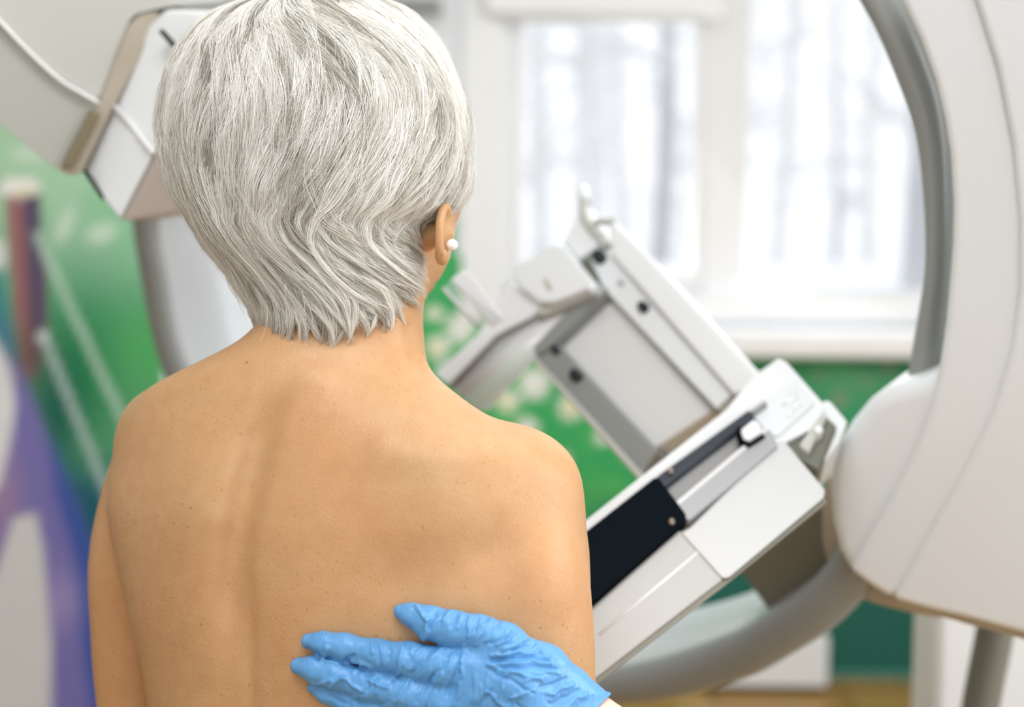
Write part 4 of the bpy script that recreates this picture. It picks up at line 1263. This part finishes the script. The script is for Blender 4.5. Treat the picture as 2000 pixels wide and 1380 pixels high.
# ------------------------------------------------------------------ gloved hand of the assistant
def back_w(px, py):
    """depth of the patient's back at a pixel"""
    ws = np.linspace(1.1, 1.36, 400)
    u = (px - 1000) / F * ws; v = (690 - py) / F * ws
    f = np.array([float(np.ravel(body_fn(np.array([[[a]]]), np.array([[[b_]]]), np.array([[[c]]])))[0]) for a, b_, c in zip(u[::4], v[::4], ws[::4])])
    i = np.argmax(f < 0)
    return float(ws[::4][i]) if (f < 0).any() else 1.25
_gx = np.linspace(540, 1180, 9); _gy = np.linspace(1170, 1420, 5)
_G = np.array([[back_w(x, y) for y in _gy] for x in _gx])
def bw(px, py):
    i = np.clip(np.searchsorted(_gx, px) - 1, 0, 7); j = np.clip(np.searchsorted(_gy, py) - 1, 0, 3)
    a = np.clip((px - _gx[i]) / (_gx[i + 1] - _gx[i]), 0, 1); b_ = np.clip((py - _gy[j]) / (_gy[j + 1] - _gy[j]), 0, 1)
    return (_G[i, j] * (1 - a) + _G[i + 1, j] * a) * (1 - b_) + (_G[i, j + 1] * (1 - a) + _G[i + 1, j + 1] * a) * b_
print('back depth', _G.round(3).tolist())
FING = {
 'thumb': [(784, 1194, 15), (806, 1201, 21), (838, 1215, 30), (885, 1228, 33), (935, 1236, 33), (985, 1256, 40)],
 'index': [(604, 1252, 16), (632, 1256, 21), (672, 1262, 24), (735, 1277, 27), (800, 1288, 32), (870, 1305, 40)],
 'middle': [(584, 1300, 17), (612, 1306, 23), (655, 1318, 27), (720, 1337, 30), (790, 1352, 34), (870, 1368, 40)],
 'ring': [(612, 1342, 12), (640, 1353, 18), (690, 1374, 24), (760, 1398, 28), (870, 1425, 36)],
 'little': [(668, 1398, 12), (700, 1412, 18), (760, 1440, 22), (870, 1475, 30)]}
SC = 1.165 / F
def hand_pts(pts, lift=0.0, shrink=0.0):
    out = []
    for (x, y, r) in pts:
        rr_ = r * SC - shrink
        out.append((x, y, min(bw(x, y), 1.2) - r * SC * .80 - lift, rr_))
    return out
PALM = [((985, 1256, 40), (1065, 1300, 44)), ((870, 1305, 40), (1010, 1330, 56)), ((870, 1368, 40), (1010, 1350, 60)), ((870, 1425, 38), (1020, 1400, 60)), ((880, 1475, 30), (1040, 1440, 55)),
        ((985, 1262, 40), (900, 1300, 36)), ((1010, 1330, 56), (1100, 1385, 62)), ((1020, 1400, 60), (1110, 1420, 60))]
WRIST = [(1065, 1305, 44), (1108, 1352, 50)]
def hand_fn(shrink):
    def fn(u, v, w):
        f = None
        def flat(g): return g
        for a, b_ in PALM:
            p = hand_pts([a, b_], .002, shrink)
            # palm is flatter than it is wide
            g = capsule(u, v, w, P(*p[0][:3]), P(*p[1][:3]), p[0][3] * .80, p[1][3] * .80)
            f = g if f is None else smin(f, g, .012)
        wr_ = hand_pts(WRIST, .004, shrink)
        f = smin(f, chain(u, v, w, [(x, y, d, r * .93) for x, y, d, r in wr_] + [(1140, 1394, 1.158, .0235 - shrink), (1185, 1436, 1.140, .0255 - shrink)], .01), .012)
        for nm, pts in FING.items():
            g = chain(u, v, w, hand_pts(pts, 0.0, shrink), .006)
            f = smin(f, g, .0045)
        return f
    return fn

# creases read along the glove: (x0,y0,x1,y1,height mm,width px)
CR = [(812, 1183, 834, 1212, 1.2, 5), (834, 1212, 828, 1240, 1.5, 6), (850, 1196, 838, 1226, -1.3, 6), (880, 1192, 862, 1214, .8, 4), (893, 1196, 878, 1222, -.7, 4), (905, 1200, 890, 1225, .7, 4),
      (918, 1205, 915, 1246, .7, 4), (932, 1208, 926, 1232, -.7, 4), (940, 1222, 970, 1200, .6, 4), (955, 1212, 925, 1262, .8, 4), (988, 1212, 950, 1250, .8, 4), (1000, 1228, 962, 1256, -.9, 5),
      (1010, 1236, 975, 1260, .9, 4), (1032, 1245, 985, 1268, .8, 4), (1045, 1256, 1000, 1272, -.8, 4), (1062, 1272, 960, 1278, .9, 5), (1070, 1284, 960, 1288, -1.0, 5), (1078, 1292, 955, 1297, 1.0, 5),
      (1086, 1302, 975, 1305, -.8, 4), (1094, 1312, 985, 1318, .7, 4), (1060, 1330, 955, 1300, .9, 5), (1040, 1350, 960, 1310, -.8, 5), (1066, 1322, 1030, 1330, .7, 4), (1105, 1326, 1060, 1340, -.8, 5),
      (1120, 1336, 1070, 1356, .9, 5), (1130, 1346, 1075, 1376, -.9, 5), (1145, 1352, 1090, 1390, .9, 5), (1158, 1358, 1110, 1396, -.8, 4), (1168, 1360, 1128, 1400, .9, 4),
      (728, 1242, 726, 1278, 1.0, 4), (735, 1243, 742, 1300, -.7, 4), (750, 1246, 746, 1278, .6, 4), (762, 1250, 758, 1284, -.6, 4), (785, 1254, 786, 1300, .5, 5), (800, 1254, 800, 1290, -.5, 5),
      (836, 1260, 795, 1305, .7, 5), (852, 1262, 805, 1315, -.7, 5), (866, 1266, 815, 1325, .7, 5), (880, 1275, 838, 1330, -.6, 5), (775, 1316, 786, 1276, 1.2, 4), (776, 1320, 766, 1328, -1.2, 5),
      (905, 1262, 898, 1320, .8, 4), (910, 1270, 890, 1380, .9, 4), (898, 1300, 870, 1360, -.9, 6), (862, 1315, 838, 1380, .9, 5), (845, 1320, 810, 1370, -.8, 6), (800, 1330, 770, 1372, .8, 5), (884, 1285, 862, 1330, .7, 4),
      (630, 1290, 640, 1262, 1.0, 6), (630, 1290, 668, 1300, 1.0, 5), (668, 1300, 690, 1278, -1.0, 6), (690, 1290, 722, 1304, .9, 5), (600, 1264, 624, 1286, -.9, 6),
      (610, 1334, 650, 1330, .8, 5), (645, 1342, 668, 1322, 1.0, 5), (668, 1322, 712, 1356, 1.0, 5), (712, 1356, 722, 1320, -1.1, 6), (722, 1330, 760, 1346, 1.0, 5), (736, 1352, 740, 1328, .9, 4), (690, 1316, 704, 1296, .6, 5),
      (950, 1350, 990, 1380, .9, 6), (960, 1346, 930, 1390, -.9, 6), (985, 1330, 978, 1362, .7, 4), (930, 1318, 926, 1372, .5, 4), (948, 1316, 944, 1350, -.5, 4), (1000, 1360, 1040, 1345, .8, 5), (1010, 1376, 1030, 1390, -.8, 6),
      (690, 1362, 700, 1385, .9, 5), (640, 1360, 676, 1372, -.8, 5), (750, 1376, 780, 1390, .8, 5)]
V, Q = surface_nets(hand_fn(0.0), P(535, 1500, 1.18)[:2] + (1.04,), P(1215, 1120, 1.05)[:2] + (1.24,), .0011)
def crease_disp(V):
    px = 1000 + F * V[:, 0] / V[:, 2]; py = 690 - F * V[:, 1] / V[:, 2]
    wx_ = (vnoise(px + 500, py, 14, 21) - .5) * 9; wy_ = (vnoise(px + 500, py, 14, 22) - .5) * 9
    z = np.zeros(len(V))
    for (x0, y0, x1, y1, h, wd) in CR:
        z += h * .0021 * np.exp(-(seg_d(px + wx_, py + wy_, (x0, y0), (x1, y1)) / (wd * .72)) ** 2)
    z += (vnoise(px, py, 22, 31) - .5) * .0012 + (vnoise(px, py, 9, 32) - .5) * .0005
    return z
# outward normals from the faces
fn_ = hand_fn(0.0)
def grad(V, e=.0008):
    g = np.zeros_like(V)
    for i in range(3):
        d = np.zeros(3); d[i] = e
        a = V + d; b_ = V - d
        g[:, i] = fn_(a[:, 0], a[:, 1], a[:, 2]) - fn_(b_[:, 0], b_[:, 1], b_[:, 2])
    return g / (np.linalg.norm(g, axis=1)[:, None] + 1e-12)
G = grad(V)
_c = (1000 + F * V[:, 0] / V[:, 2] - 1190) * .7 + (690 - F * V[:, 1] / V[:, 2] - 1360) * .7
V = V + G * (.0016 * np.exp(-((_c + 4) / 4.5) ** 2))[:, None]
V = V + G * crease_disp(V)[:, None] * np.clip(-G[:, 2] * 1.5 + .3, 0, 1)[:, None]
# cut the glove at the cuff line
px = 1000 + F * V[:, 0] / V[:, 2]; py = 690 - F * V[:, 1] / V[:, 2]
cut = (px - 1192) * .55 + (py - 1362) * .20
cutline = (px - 1190) * 0.70 + (py - 1360) * 0.70
keepv = cutline < 0
kq = keepv[Q].all(1)
Q = Q[kq]; used = np.unique(Q); rm = -np.ones(len(V), int); rm[used] = np.arange(len(used))
arm_loc = tuple(PW(1180, 1400, 1.12))
# forearm: skin, runs on down to the lower right, with the hand inside the glove
def fore_fn(u, v, w):
    f = hand_fn(.0048)(u, v, w)
    g = chain(u, v, w, [(1140, 1394, 1.158, .0185), (1185, 1436, 1.140, .021), (1250, 1490, 1.115, .0265), (1380, 1590, 1.06, .036), (1560, 1720, .98, .042), (1650, 1820, .96, .044)], .012)
    return smin(f, g, .012)
Vf, Qf = surface_nets(fore_fn, (P(560, 1400, 1.16)[0], -.46, .88), (P(1215, 1380, 1.16)[0] + .18, P(1000, 1110, 1.06)[1], 1.24), .003)
arm = np_mesh('person', W(Vf) - np.array(arm_loc), Qf[:, ::-1], M_skin2)
arm.location = arm_loc
tag(arm, "assistant's forearm reaching in from below, blue-gloved hand laid flat on the bare back", 'person')
bpy.context.view_layer.update()
glove = np_mesh('glove', W(V[used]), rm[Q][:, ::-1], M_glove, arm)
glove['label'] = 'wrinkled blue nitrile glove'
so = glove.modifiers.new('thickness', 'SOLIDIFY'); so.thickness = .0006; so.offset = -1
